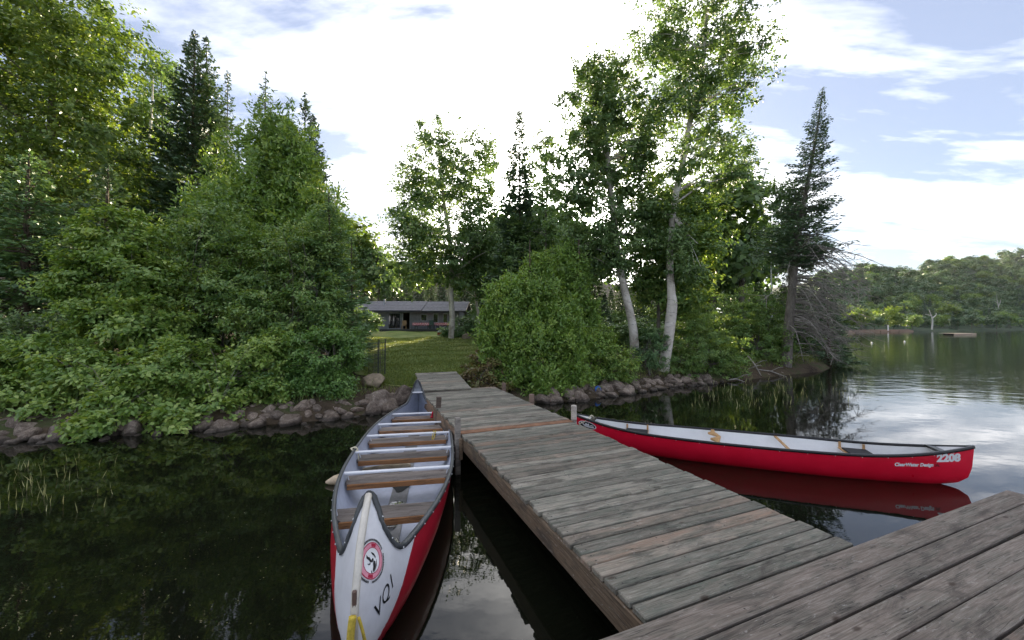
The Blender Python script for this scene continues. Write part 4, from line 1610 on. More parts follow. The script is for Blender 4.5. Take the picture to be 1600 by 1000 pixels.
def broad_crown(name, parent, ells, mat, n, leaf, clump, seed, gaps=.34, flat=.5, droop=.22, per=55, up=.85, shell=.42, jit=1.0, tlo=0.0, thi=1.0, shoots=.16):
    """foliage in clumps; leaves of a clump spread along a little twig fan"""
    rng = np.random.default_rng(seed)
    nc = max(10, n // per)
    C, O = clump_centres(ells, nc, rng, gaps, shell)
    nc = len(C)
    k = rng.poisson(per, nc)
    ci = np.repeat(np.arange(nc), k)
    m = len(ci)
    s = clump * rng.uniform(.55, 1.45, nc)
    off = rng.normal(size=(m, 3)) * np.array([1, 1, flat]) * .50
    P = C[ci] + off * s[ci][:, None]
    out = O[ci]
    N = unit(out * .55 + np.array([0, 0, up]) + rng.normal(size=(m, 3)) * .55 * jit)
    D = unit(np.cross(N, rng.normal(size=(m, 3))) + out * .35 + np.array([0, 0, -droop]))
    L = leaf[0] * rng.uniform(.55, 1.4, m) * rng.uniform(.75, 1.25, nc)[ci]
    W = leaf[1] * rng.uniform(.7, 1.25, m)
    ct = rng.normal(.48, .17, nc)
    tint = np.clip(ct[ci] + rng.normal(0, .20, m) + (rng.random(m) < .05) * .4, tlo, thi)
    # leafy shoots that stand out of the outline
    ns = max(4, int(nc * shoots))
    si = rng.integers(0, nc, ns)
    sdir = unit(O[si] * .8 + np.array([0, 0, .75]) + rng.normal(0, .3, (ns, 3)))
    sl_ = clump * rng.uniform(1.0, 2.6, ns)
    kl = 13
    q = np.tile((np.arange(kl) + .5) / kl, ns)
    ii = np.repeat(np.arange(ns), kl)
    sgn = np.tile(np.where(np.arange(kl) % 2 == 0, 1.0, -1.0), ns)
    sv = unit(np.cross(sdir, rng.normal(size=(ns, 3))))[ii]
    Ps = C[si][ii] + sdir[ii] * (sl_[ii] * q)[:, None] + rng.normal(0, .012, (ns * kl, 3))
    Ds = unit(sv * sgn[:, None] + sdir[ii] * .5 + np.array([0, 0, -.2]))
    Ns = unit(np.array([0, 0, .8]) + sdir[ii] * .3 + rng.normal(0, .4, (ns * kl, 3)))
    ts = np.clip(.62 + rng.normal(0, .15, ns)[ii] + rng.normal(0, .1, ns * kl), tlo, thi)
    P = np.concatenate([P, Ps]); D = np.concatenate([D, Ds]); N = np.concatenate([N, Ns])
    L = np.concatenate([L, leaf[0] * (1.15 - .5 * q)]); W = np.concatenate([W, leaf[1] * (1.1 - .5 * q)]); tint = np.concatenate([tint, ts])
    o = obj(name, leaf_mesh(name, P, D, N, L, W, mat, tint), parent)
    return o, C


def tube_np(paths, n=6):
    """many tapered tubes: each path is (k,4) x y z r"""
    Vs, Fs, base = [], [], 0
    ang = np.arange(n) * 2 * np.pi / n
    ca, sa = np.cos(ang), np.sin(ang)
    for p in paths:
        p = np.asarray(p, float)
        k = len(p)
        t = np.gradient(p[:, :3], axis=0)
        t = unit(t)
        ref = np.where(np.abs(t[:, 2:3]) > .9, np.array([[1., 0, 0]]), np.array([[0, 0, 1.]]))
        a = unit(np.cross(t, ref))
        b = np.cross(t, a)
        V = p[:, None, :3] + (a[:, None, :] * ca[None, :, None] + b[:, None, :] * sa[None, :, None]) * p[:, 3][:, None, None]
        Vs.append(V.reshape(-1, 3))
        i = np.arange((k - 1) * n)
        r_, c_ = i // n, i % n
        c2 = (c_ + 1) % n
        Fs.append(np.stack([r_ * n + c_, r_ * n + c2, (r_ + 1) * n + c2, (r_ + 1) * n + c_], 1) + base)
        base += k * n
    return np.concatenate(Vs), np.concatenate(Fs)


def smooth_path(pts, m=5):
    P = np.asarray(pts, float)
    out = []
    for i in range(len(P) - 1):
        p0, p1, p2, p3 = P[max(i - 1, 0)], P[i], P[i + 1], P[min(i + 2, len(P) - 1)]
        for k in range(m):
            t = k / m
            q = .5 * (2 * p1 + (p2 - p0) * t + (2 * p0 - 5 * p1 + 4 * p2 - p3) * t * t + (3 * p1 - p0 - 3 * p2 + p3) * t ** 3)
            out.append(q)
    out.append(P[-1])
    out = np.array(out)
    out[:, 3] = np.maximum(out[:, 3], .004)
    return out


def limbs_to(path, C, rng, nl, rfac=.38, steep=.6, zmin=None, rmax=.12):
    """limbs from a trunk path to some foliage clumps"""
    out = []
    zs = path[:, 2]
    sel = rng.permutation(len(C))[:nl]
    for i in sel:
        c = C[i]
        hd = np.min(np.linalg.norm(path[:, :2] - c[:2], axis=1))
        z = c[2] - hd * steep * rng.uniform(.6, 1.3)
        z = max(z, zmin if zmin is not None else zs[0] + .3 * (zs[-1] - zs[0]))
        z = min(z, zs[-1] - .05)
        k = int(np.argmin(np.abs(zs - z)))
        p = path[k]
        r0 = min(max(p[3] * rfac * rng.uniform(.6, 1.1), .007), rmax)
        mid = (p[:3] + c) / 2 + np.array([rng.normal(0, .06), rng.normal(0, .06), .10]) * np.linalg.norm(c - p[:3])
        out.append(smooth_path([[*p[:3], r0], [*mid, r0 * .62], [*c, r0 * .2]], 3))
    return out


def make_broad(name, label, base, path, ells, leafm, barkm, n, leaf=(.13, .085), clump=.35, nl=40, seed=1, cat='tree', group=None, stems=None, limb_kw=None, trunk_sides=10, **kw):
    t = empty(name, base, 0, label, cat, group)
    b = np.array(base)
    ells = [(np.array(c) - b, r) for c, r in ells]
    rng = np.random.default_rng(seed + 99)
    cr, C = broad_crown('crown' if cat == 'tree' else 'foliage', t, ells, leafm, n, leaf, clump, seed, **kw)
    paths = []
    big = []
    for pth in ([path] if stems is None else stems):
        p = np.array(pth, float)
        p[:, :3] -= b
        sp = smooth_path(p, 6)
        sp[:, :2] += np.stack([np.sin(sp[:, 2] * 1.7 + seed), np.cos(sp[:, 2] * 1.3 + seed)], 1) * sp[:, 3:4] * .22
        big.append(sp)
    lk = dict(limb_kw or {})
    for sp in big:
        paths += limbs_to(sp, C, rng, nl // len(big), **lk)
    V1, F1 = tube_np(big, trunk_sides)
    V2, F2 = tube_np(paths, 5)
    V = np.concatenate([V1, V2]); F = np.concatenate([F1, F2 + len(V1)])
    obj('trunk' if cat == 'tree' else 'stem', mesh_np('trunk', V, F, barkm, True), t)
    return t


def make_conifer(name, label, base, top, Rb, leafm, barkm, nb=150, spray=.30, wid=.075, dens=9, z0=.08, power=.85, droop=.25, upturn=.15, r0=.14, seed=1, group=None, bend=None,
                 fullness=1.0, dead=0, deadz=(0.02, .4), deadl=2.5, mat_dead=None, tipbare=0.0):
    """spruce or fir: whorled branches, each carrying flat sprays of needles"""
    rng = np.random.default_rng(seed)
    t = empty(name, base, 0, label, 'tree', group)
    b = np.array(base, float)
    tp = np.array(top, float) - b
    mid = tp * .5 + (np.array(bend) if bend is not None else 0)
    path = smooth_path([[0, 0, -.2, r0 * 1.25], [*(mid * .5 + (np.array(bend) * .25 if bend is not None else 0)), r0 * .85], [*mid, r0 * .55], [*(tp * .8 + mid * .1 - tp * .05), r0 * .28], [*tp, .012]], 8)
    H = tp[2]
    f = np.sort(rng.uniform(0, 1, nb) ** .92)
    f = z0 + (1 - z0) * f * .985
    zz = f * H
    tx = np.interp(zz, path[:, 2], path[:, 0]); ty = np.interp(zz, path[:, 2], path[:, 1])
    rel_ = (f - z0) / (1 - z0)
    ln = Rb * (1 - rel_) ** (power + .22) * rng.uniform(.68, 1.12, nb) * (0.78 + .22 * np.sin(rel_ * 55 + seed)) + .05
    ln *= np.clip(.55 + rel_ * 5, 0, 1)
    az = np.arange(nb) * 2.39996 + rng.normal(0, .35, nb)
    h = np.stack([np.cos(az), np.sin(az), np.zeros(nb)], 1)
    sl = -droop * (1 - rel_) + .55 * rel_ ** 2.2 + rng.normal(0, .07, nb)
    start = np.stack([tx, ty, zz], 1)

    def bp(i, s):
        return start[i] + h[i] * (ln[i] * s)[:, None] + np.array([0, 0, 1.0]) * ((sl[i] * s + upturn * s * s) * ln[i])[:, None]
    k = np.maximum(6, (ln * dens * 2.6 * fullness).astype(int))
    bi = np.repeat(np.arange(nb), k)
    m = len(bi)
    s = rng.uniform(.10, 1.0, m) ** .8
    P0 = bp(bi, s)
    side = np.where(rng.random(m) < .5, -1.0, 1.0)
    sv = np.stack([-h[bi][:, 1], h[bi][:, 0], np.zeros(m)], 1) * side[:, None]
    wdt = ln[bi] * .34 * (1 - s * .75)
    q = rng.uniform(0, 1, m)
    P = P0 + sv * (wdt * q)[:, None] + h[bi] * (wdt * q * .55)[:, None] + np.array([0, 0, -1.0]) * (wdt * q * .22)[:, None] + rng.normal(0, .025, (m, 3))
    D = unit(h[bi] * .8 + sv * .75 + np.array([0, 0, .06]) + rng.normal(0, .25, (m, 3)))
    N = unit(np.array([0, 0, .75]) + rng.normal(0, .75, (m, 3)))
    L = spray * rng.uniform(.6, 1.25, m) * np.clip(.30 + .8 * (1 - rel_[bi]), .3, 1)
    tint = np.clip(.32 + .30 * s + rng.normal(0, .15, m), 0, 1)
    # leader sprays
    nl = 26
    lz = 1 - rng.uniform(0, .07, nl)
    Pl = np.stack([np.interp(lz * H, path[:, 2], path[:, 0]), np.interp(lz * H, path[:, 2], path[:, 1]), lz * H], 1)
    Dl = unit(rng.normal(size=(nl, 3)) * np.array([1, 1, .2]) + np.array([0, 0, .7]))
    P = np.concatenate([P, Pl]); D = np.concatenate([D, Dl]); N = np.concatenate([N, unit(rng.normal(size=(nl, 3)))])
    L = np.concatenate([L, np.full(nl, spray * .35)]); tint = np.concatenate([tint, rng.uniform(.3, .6, nl)])
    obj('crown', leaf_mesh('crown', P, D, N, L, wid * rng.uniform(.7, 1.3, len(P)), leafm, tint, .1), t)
    ss = np.array([0., .5, 1.])
    br = []
    for i in range(nb):
        pp = bp(np.array([i, i, i]), ss)
        rr_ = max(.006, .022 * min(1.0, ln[i] / 1.2)) * np.array([1, .6, .22])
        br.append(np.column_stack([pp, rr_]))
    V1, F1 = tube_np([path], 9)
    V2, F2 = tube_np(br, 4)
    obj('trunk', mesh_np('trunk', np.concatenate([V1, V2]), np.concatenate([F1, F2 + len(V1)]), barkm, True), t)
    if dead:
        paths = []
        for q in range(dead):
            fz = rng.uniform(*deadz)
            z = fz * H
            p0 = np.array([np.interp(z, path[:, 2], path[:, 0]), np.interp(z, path[:, 2], path[:, 1]), z])
            a = rng.normal(-.30, .75)
            hv = np.array([math.cos(a), math.sin(a), 0])
            L_ = deadl * rng.uniform(.45, 1.0)
            drp = rng.uniform(.25, .95)
            p1 = p0 + hv * L_ * .45 + np.array([0, 0, -.16 * L_ * drp])
            p2 = p0 + hv * L_ * .85 + np.array([0, 0, -.75 * L_ * drp])
            p2[2] = max(p2[2], -b[2] + .02)
            pth = smooth_path([[*p0, .026], [*p1, .018], [*p2, .007]], 4)
            paths.append(pth)
            for w in range(13):
                kk = rng.integers(3, len(pth))
                c = pth[kk]
                e = c[:3] + (rng.normal(size=3) * np.array([1, 1, .5]) + hv * .5 + np.array([0, 0, -.55])) * rng.uniform(.15, .45)
                e[2] = max(e[2], -b[2] + .01)
                paths.append(np.array([[*c[:3], .010], [*((c[:3] + e) / 2 + rng.normal(0, .04, 3)), .008], [*e, .004]]))
        V, F = tube_np(paths, 4)
        obj('dead_branches', mesh_np('dead_branches', V, F, mat_dead or BARK['dead'], True), t)
    return t


def E(px, py, rx, ry, Y, depth=None):
    """ellipsoid of foliage seen at a place in the photograph"""
    c = at(px, py, Y)
    k = Y / 600
    r = (rx * k, (depth if depth else rx * k), ry * k)
    return (tuple(c), r)


def on_ground(px, Y):
    x = (px - 800) / 600 * Y
    return (x, Y, gz(x, Y))

# ------------------------------------------------------------------ trees and shrubs
DN = 1.0
def N_(k): return int(k * DN)


# left bank -----------------------------------------------------------
b = on_ground(45, 20)
make_broad('golden_tree', 'tall broadleaf tree with sunlit yellow green leaves in the top left corner', b,
           [[*b, .30], [b[0] + .2, 20, 6, .25], [b[0] + .9, 20, 12, .17], [b[0] + 1.0, 20, 18, .05]],
           [E(40, 150, 120, 150, 20, 3.5), E(115, 70, 85, 110, 20, 3), E(20, 10, 130, 100, 20, 3.5), E(30, 330, 100, 110, 20, 3), E(140, 215, 75, 110, 20, 2.6), E(95, 330, 90, 90, 20, 3), E(-90, 150, 110, 200, 20, 3.5)],
           LEAF['golden'], BARK['grey'], N_(62000), (.22, .15), .55, 46, 11, gaps=.22, per=48)
b = on_ground(225, 27)
make_broad('sunny_birch', 'yellowish birch crown between the golden corner tree and the tall dark spruce', b,
           [[*b, .20], [b[0] + .1, 27, 8, .15], [b[0] + .2, 27, 15, .09], [b[0] + .4, 27, 20, .03]],
           [E(205, 330, 55, 110, 27, 2.2), E(190, 230, 40, 80, 27, 2), E(240, 290, 35, 80, 27, 2)], LEAF['golden'], BARK['birch'], N_(15000), (.26, .17), .55, 26, 12, gaps=.3)
b = on_ground(246, 32)
make_broad('slender_birch', 'thin sparse birch crown against the sky left of the tall dark spruce', b,
           [[*b, .18], [b[0], 32, 10, .13], [b[0] + .2, 32, 18, .08], [b[0] - .1, 32, 24.5, .02]],
           [E(240, 110, 26, 45, 32, 1.6), E(255, 190, 30, 70, 32, 1.6), E(232, 170, 22, 60, 32, 1.5)], LEAF['birch'], BARK['grey'], N_(5200), (.26, .17), .5, 34, 13, gaps=.4, per=26)
b = on_ground(297, 23.5)
make_conifer('dark_spruce', 'tall dark spruce with dense twin top left of centre, the taller of the pair', b, at(298, 42, 23.5), 4.9, LEAF['spruce'], BARK['brown'], 470, .42, .12, 12, .05, .72, .30, .2, .22, 21, 'twin spruces', fullness=1.15)
b = on_ground(322, 24.3)
make_conifer('dark_spruce', 'shorter right hand twin of the tall dark spruce', b, at(317, 50, 24.3), 3.9, LEAF['spruce'], BARK['brown'], 400, .40, .12, 11, .05, .72, .30, .2, .20, 22, 'twin spruces')
b = on_ground(352, 29)
make_conifer('thin_spruce', 'thin spruce spire just right of the tall twin spruces', b, at(351, 106, 29), 3.4, LEAF['spruce'], BARK['brown'], 289, .38, .10, 11, .1, .8, .2, .2, .14, 23)
b = on_ground(408, 20.5)
make_conifer('thin_spruce', 'sparse spruce spire rising behind the cedars, with widely spaced branches', b, at(411, 108, 20.5), 3.0, LEAF['spruce'], BARK['brown'], 204, .34, .09, 11, .1, .75, .05, .3, .13, 24)
b = on_ground(473, 19.5)
make_conifer('thin_spruce', 'bare tipped spruce spire right of the cedars, the left of two', b, at(474, 140, 19.5), 2.8, LEAF['spruce'], BARK['brown'], 255, .34, .09, 11, .1, .75, .1, .28, .13, 25)
b = on_ground(490, 20)
make_conifer('thin_spruce', 'shorter spruce spire at the right end of the left forest', b, at(487, 176, 20), 2.3, LEAF['spruce'], BARK['brown'], 323, .34, .10, 11, .1, .75, .15, .28, .13, 26)
b = on_ground(425, 15.5)
make_broad('cedar', 'broad yellowish green cedar behind the left shrubs', b, [[*b, .2], [b[0], 15.5, 4, .14], [b[0] + .1, 15.5, 7.4, .06], [b[0] + .2, 15.5, 9.8, .02]],
           [E(425, 320, 85, 110, 15.5, 1.9), E(380, 370, 65, 95, 15, 1.6), E(470, 350, 62, 110, 15, 1.5), E(428, 232, 44, 55, 15.5, 1.1), E(495, 400, 42, 90, 14.5, 1.2), E(455, 270, 40, 60, 15.3, 1)],
           LEAF['cedar'], BARK['brown'], N_(56000), (.20, .075), .30, 40, 31, gaps=.40, flat=1.3, droop=-.25, per=46, up=.1)
b = on_ground(330, 17)
make_broad('cedar', 'smaller cedar left of the broad cedar, under the dark spruces', b, [[*b, .16], [b[0], 17, 4, .10], [b[0], 17, 6.6, .02]],
           [E(335, 370, 55, 90, 17, 1.6), E(300, 420, 60, 80, 16.5, 1.6), E(255, 430, 50, 70, 16.5, 1.6)], LEAF['cedar'], BARK['brown'], N_(17000), (.22, .085), .32, 24, 32, gaps=.40, flat=1.2, droop=-.2, up=.1, thi=.7)
b = on_ground(35, 13.5)
make_conifer('layered_fir', 'dark fir with layered flat boughs at the left edge', b, at(40, 235, 13.5), 3.0, LEAF['fir'], BARK['brown'], 200, .34, .085, 13, .06, .6, .12, .05, .18, 33, tipbare=0)
b = on_ground(160, 15.5)
make_conifer('layered_fir', 'shaded fir between the left edge fir and the front shrubs', b, at(165, 255, 15.5), 2.6, LEAF['spruce'], BARK['brown'], 200, .36, .09, 12, .06, .65, .15, .05, .18, 34)
b = on_ground(-90, 13.0)
make_conifer('layered_fir', 'fir half cut off by the left picture edge', b, at(-85, 190, 13.0), 2.8, LEAF['fir'], BARK['brown'], 150, .36, .09, 11, .06, .65, .15, .05, .18, 35)
b = on_ground(520, 11.6)
make_conifer('young_fir', 'young blue green fir at the right end of the left shrubs, beside the lawn', b, at(512, 300, 11.6), 1.45, LEAF['fir'], BARK['brown'], 260, .20, .05, 20, .03, .62, .18, .1, .09, 36)
b = on_ground(552, 13.2)
make_conifer('young_fir', 'small dark fir against the cabin left wall', b, at(548, 370, 13.2), 0.95, LEAF['fir'], BARK['brown'], 150, .20, .05, 18, .03, .62, .18, .1, .07, 37)


def shrub(name, label, px, Y, ells, leafm, n, leaf, clump, seed, nst=5, bark='grey', spread=.9, h=None, **kw):
    b = on_ground(px, Y)
    rng = random.Random(seed)
    stems = []
    top = max(e[0][2] + e[1][2] * .4 for e in ells)
    for k in range(nst):
        e = ells[k % len(ells)][0]
        ex, ey = e[0] + rng.uniform(-.4, .4), e[1] + rng.uniform(-.3, .3)
        ez_ = e[2] + rng.uniform(-.1, .5) * ells[k % len(ells)][1][2]
        bx, by = b[0] + rng.uniform(-.25, .25), b[1] + rng.uniform(-.2, .2)
        stems.append([[bx, by, b[2] - .1, .035], [bx * .6 + ex * .4, by * .6 + ey * .4, b[2] * .55 + ez_ * .45, .026], [ex, ey, ez_, .010]])
    return make_broad(name, label, b, None, ells, LEAF[leafm], BARK[bark], N_(n), leaf, clump, max(40, nst * 12), seed, 'shrub', None, stems, dict(rfac=.6, zmin=.1, rmax=.022), 6, **kw)


shrub('alder_shrub', 'tall alder shrub with large pale leaves, top left of the shrub bank', 195, 10.4,
      [E(185, 375, 48, 52, 10.4, .8), E(140, 430, 42, 48, 10.2, .8), E(215, 440, 50, 50, 10.2, .8), E(165, 505, 62, 46, 9.9, .9), E(240, 510, 52, 46, 9.8, .9)], 'alder', 30000, (.115, .072), .24, 51, gaps=.46, tlo=.15)
shrub('cherry_shrub', 'tall dense green shrub in the middle of the left bank', 335, 11.4,
      [E(295, 400, 48, 60, 11.6, .9), E(350, 360, 46, 60, 11.8, .9), E(395, 420, 52, 62, 11.4, 1.0), E(325, 470, 66, 44, 10.9, 1.0), E(285, 530, 50, 40, 10.4, .8)], 'cherry', 36000, (.098, .060), .22, 52, gaps=.50, thi=.8)
shrub('cherry_shrub', 'bushy shrub left of the young fir beside the lawn', 460, 11.0,
      [E(455, 400, 48, 56, 11.4, .9), E(490, 480, 48, 60, 10.9, .9), E(430, 490, 52, 48, 10.6, 1.0), E(505, 400, 34, 60, 11.6, .8), E(450, 545, 52, 30, 10.2, .8)], 'cherry', 32000, (.090, .056), .21, 53, gaps=.48, tlo=.05, thi=.9)
shrub('alder_shrub', 'low shrub with yellow green leaves hanging over the water on the left', 170, 8.5,
      [E(140, 585, 66, 38, 8.6, .7), E(205, 632, 56, 28, 8.0, .5), E(150, 663, 38, 20, 7.35, .35), E(95, 560, 50, 36, 8.9, .7), E(235, 590, 46, 36, 8.5, .6), E(270, 655, 40, 16, 7.8, .3)], 'alder', 26000, (.105, .070), .18, 54, gaps=.40, tlo=.25)
shrub('alder_shrub', 'low leafy shrub trailing over the shore stones, left of centre', 330, 8.9,
      [E(305, 575, 62, 44, 9.0, .8), E(370, 590, 56, 40, 9.2, .7), E(300, 630, 56, 24, 8.4, .45), E(345, 645, 24, 24, 8.2, .3), E(420, 560, 46, 40, 9.6, .7), E(415, 615, 40, 20, 8.9, .4)], 'alder', 28000, (.100, .068), .18, 55, gaps=.42, tlo=.05, thi=.9)
shrub('leafy_shrub', 'fresh green shrub above the stones next to the lawn', 500, 9.7,
      [E(500, 560, 50, 42, 9.8, .7), E(535, 550, 28, 46, 10.3, .5), E(455, 595, 42, 28, 9.4, .5), E(525, 600, 36, 22, 9.6, .45)], 'fern', 21000, (.078, .048), .16, 56, gaps=.32)
shrub('leafy_shrub', 'low spreading shrub at the left edge above the stones', 25, 8.2,
      [E(35, 615, 58, 34, 8.2, .7), E(-20, 580, 70, 40, 8.6, .9), E(75, 640, 36, 24, 7.8, .4), E(-60, 620, 70, 50, 7.8, .7)], 'alder', 18000, (.105, .068), .18, 57, gaps=.38, tlo=.1)
shrub('fern_clump', 'bright green fern like plants low at the left edge', 30, 9.2,
      [E(30, 555, 60, 20, 9.2, .7), E(75, 545, 40, 18, 9.4, .5)], 'fern', 6500, (.17, .035), .16, 58, gaps=.1, flat=.4, droop=.1)
shrub('dry_shrub', 'grey half bare shrub at the left edge below the dark fir', 40, 10.2,
      [E(40, 520, 70, 36, 10.2, 1.0), E(-20, 515, 60, 30, 10.2, 1.0)], 'birch', 5200, (.10, .06), .22, 59, gaps=.3, per=26)

# around the cabin ----------------------------------------------------
b = on_ground(706, 33)
make_broad('shade_birch', 'big airy birch whose trunk stands in front of the cabin', b,
           [[*b, .25], [b[0] - .05, 33, 5, .21], [b[0] - .2, 33, 9.5, .17], [b[0] - 1.0, 33, 15, .12], [b[0] - 1.2, 33, 18.8, .03]],
           [E(682, 262, 58, 68, 33, 3.6), E(735, 275, 44, 75, 33, 3), E(645, 330, 38, 60, 33, 2.8), E(700, 370, 70, 70, 33, 4), E(640, 400, 38, 60, 33, 2.8), E(755, 370, 32, 75, 33, 2.4), E(690, 425, 72, 26, 32.5, 2.4), E(768, 250, 16, 33, 40, 1.3)],
           LEAF['birch'], BARK['birch'], N_(40000), (.25, .165), .60, 64, 61, gaps=.46, per=40)
b = on_ground(751, 35)
make_broad('leaning_birch', 'slim white birch leaning left, right of the lawn boulder', b,
           [[*b, .15], [*at(747, 490, 35), .135], [*at(741, 440, 35), .11], [*at(738, 390, 35), .09], [*at(733, 320, 35), .03]],
           [E(742, 390, 34, 45, 35, 1.8), E(770, 430, 30, 50, 35, 1.6), E(722, 430, 26, 30, 35, 1.3)], LEAF['birch'], BARK['birch'], N_(7500), (.26, .17), .5, 26, 62, gaps=.35, per=30)
shrub('round_bush', 'rounded dark bush hiding the right end of the cabin deck', 725, 37,
      [E(722, 516, 30, 16, 37, 1.6), E(748, 505, 20, 18, 38, 1.4), E(700, 522, 12, 9, 36.6, .6)], 'fir', 7000, (.22, .12), .36, 63, gaps=.1)


def proto_broad(name, seed, leafm, n=1500, r=6.0, h=13.0, leaf=1.15):
    rng = np.random.default_rng(seed)
    ells = [((0, 0, h * .62), (r * .72, r * .72, h * .36))]
    for k in range(7):
        a = rng.uniform(0, 6.28)
        q = rng.uniform(.35, .75) * r
        ells.append(((q * math.cos(a), q * math.sin(a), h * rng.uniform(.45, .8)), (r * .42, r * .42, h * rng.uniform(.15, .22))))
    C, O = clump_centres(ells, n // 22, rng, .12, .35)
    ci = np.repeat(np.arange(len(C)), 22)
    m = len(ci)
    P = C[ci] + rng.normal(size=(m, 3)) * np.array([1, 1, .55]) * leaf * .75
    N = unit(O[ci] * .8 + np.array([0, 0, .75]) + rng.normal(size=(m, 3)) * .45)
    D = unit(np.cross(N, rng.normal(size=(m, 3))))
    tint = np.clip(rng.normal(.48, .2, len(C))[ci] + rng.normal(0, .12, m), 0, 1)
    V = leaf_mesh(name, P, D, N, leaf * rng.uniform(.7, 1.2, m), leaf * .72, leafm, tint)
    return V


def proto_trunk(name, seed, h, r, matb):
    rng = np.random.default_rng(seed)
    p = smooth_path([[0, 0, -.5, r], [rng.normal(0, .2), rng.normal(0, .2), h * .4, r * .75], [rng.normal(0, .4), rng.normal(0, .4), h * .8, r * .3]], 4)
    V, F = tube_np([p], 7)
    return mesh_np(name, V, F, matb, True)


HB = [proto_broad('crown', 200 + k, LEAF['hill']) for k in range(4)]
HG = proto_broad('crown', 230, LEAF['golden'])  # hill crown whose sunlit look comes from its leaf colour
HB2 = proto_broad('crown', 231, LEAF['cherry'])
BB = [proto_broad('crown', 240 + k, LEAF['birch'], 4200, 4.2, 13, .55) for k in range(2)]
BG = proto_broad('crown', 250, LEAF['golden'], 3600, 3.4, 13, .5)
HT = proto_trunk('trunk', 5, 13, .22, BARK['grey'])
HTS = proto_trunk('trunk', 6, 13, .16, BARK['silver'])


def proto_fir(name, seed, leafm, h=15.0, r=3.0, n=1700, spray=.9, wid=.3):
    rng = np.random.default_rng(seed)
    f = rng.uniform(0.05, 1, n) ** 1.15
    lay = np.round(f * 22) / 22 + rng.normal(0, .008, n)
    az = rng.uniform(0, 6.28, n)
    lob = .72 + .28 * np.sin(az * 5 + np.round(f * 22) * 2.1)
    s = rng.uniform(.15, 1, n) ** .6
    rad = r * (1 - lay) ** .8 * s * lob
    hv = np.stack([np.cos(az), np.sin(az), 0 * az], 1)
    P = hv * rad[:, None] + np.stack([0 * az, 0 * az, lay * h - rad * .25], 1)
    D = unit(hv + rng.normal(0, .35, (n, 3)) + np.array([0, 0, -.1]))
    N = unit(np.array([0, 0, 1.]) + rng.normal(0, .4, (n, 3)))
    tint = np.clip(.25 + .4 * s + rng.normal(0, .13, n), 0, 1)
    return leaf_mesh(name, P, D, N, spray * rng.uniform(.6, 1.2, n) * (.5 + .5 * (1 - lay)), wid, leafm, tint)


HF = [proto_fir('crown', 260 + k, LEAF['hillfir']) for k in range(2)]
BF = [proto_fir('crown', 270 + k, LEAF['spruce'], 15, 3.9, 9000, .6, .19) for k in range(2)]


def put_tree(name, crown, trunk, x, y, z, s, label, group, seed):
    rg = random.Random(seed)
    t = empty(name, (x, y, z), rg.uniform(0, 6.28), label, 'tree', group)
    t.scale = (s * rg.uniform(.88, 1.15), s * rg.uniform(.88, 1.15), s)
    obj('crown', crown, t)
    if trunk is not None:
        obj('trunk', trunk, t)
    return t


rg = random.Random(77)
back = [  # px, top py, Y, kind
    (560, 335, 62, 'g'), (535, 360, 70, 'g'), (590, 372, 60, 'b'), (505, 300, 75, 'b'), (618, 400, 66, 'f'), (655, 420, 62, 'f'), (690, 425, 64, 'f'), (725, 405, 60, 'f'),
    (760, 395, 58, 'f'), (790, 350, 52, 'b'), (575, 420, 64, 'f'), (545, 430, 58, 'f'), (820, 400, 50, 'f'), (470, 330, 60, 'f'), (430, 300, 60, 'b'),
    (880, 390, 40, 'f'), (930, 400, 34, 'f'), (975, 415, 30, 'f'), (1015, 395, 32, 'f'), (1060, 400, 30, 'f'), (1110, 420, 28, 'f'), (1150, 430, 27, 'f'), (1185, 430, 27, 'f'),
    (900, 440, 26, 'f'), (945, 455, 24, 'f'), (1000, 450, 23, 'f'), (1085, 455, 23, 'f'), (1135, 455, 22.5, 'f'),
    (1225, 440, 25, 'f'), (1255, 445, 25.5, 'f'), (1285, 452, 26, 'f'), (1305, 470, 27, 'f'),
    (797, 300, 44, 'b'), (770, 330, 48, 'f'), (845, 300, 36, 'b'), (880, 300, 33, 'b'), (830, 420, 30, 'f'), (860, 430, 28, 'f'), (524, 410, 66, 'f'), (600, 430, 72, 'f'), (635, 425, 68, 'f'), (672, 415, 70, 'f'), (708, 420, 72, 'f'), (742, 410, 68, 'f'), (780, 420, 60, 'f'), (905, 465, 33, 'f'), (925, 455, 40, 'f'), (955, 450, 44, 'f'), (985, 440, 40, 'f'), (1030, 440, 40, 'f'), (1070, 430, 38, 'f'), (1100, 440, 34, 'f'), (1160, 440, 34, 'f'), (1200, 445, 32, 'f'), (1240, 450, 31, 'f'), (1270, 455, 33, 'f'), (1120, 262, 27, 'b'), (1090, 310, 30, 'b'), (1150, 330, 33, 'b'), (860, 330, 38, 'b'), (820, 345, 42, 'b'),
    (-30, 120, 34, 'b'), (60, 200, 36, 'b'), (150, 230, 38, 'b'), (260, 300, 36, 'f'), (330, 330, 38, 'f'), (390, 320, 36, 'f'), (120, 320, 24, 'f'), (210, 360, 23, 'f'), (270, 380, 22, 'f')]
REG = [(200, 'behind the golden corner tree'), (430, 'behind the dark twin spruces'), (620, 'left of the cabin roof'), (765, 'behind the cabin roof'), (900, 'behind the bright dockside cedar'),
       (1010, 'behind the left waterside birch'), (1125, 'behind the tallest birch'), (1215, 'between the tallest birch and the leaning spruce'), (3000, 'behind the leaning spruce')]
ORD = ['leftmost', 'second from left', 'third from left', 'fourth from left', 'fifth from left', 'sixth from left', 'seventh from left', 'eighth from left', 'ninth from left', 'tenth from left', 'eleventh from left', 'twelfth from left']


def region(px):
    return next(t for lim, t in REG if px < lim)


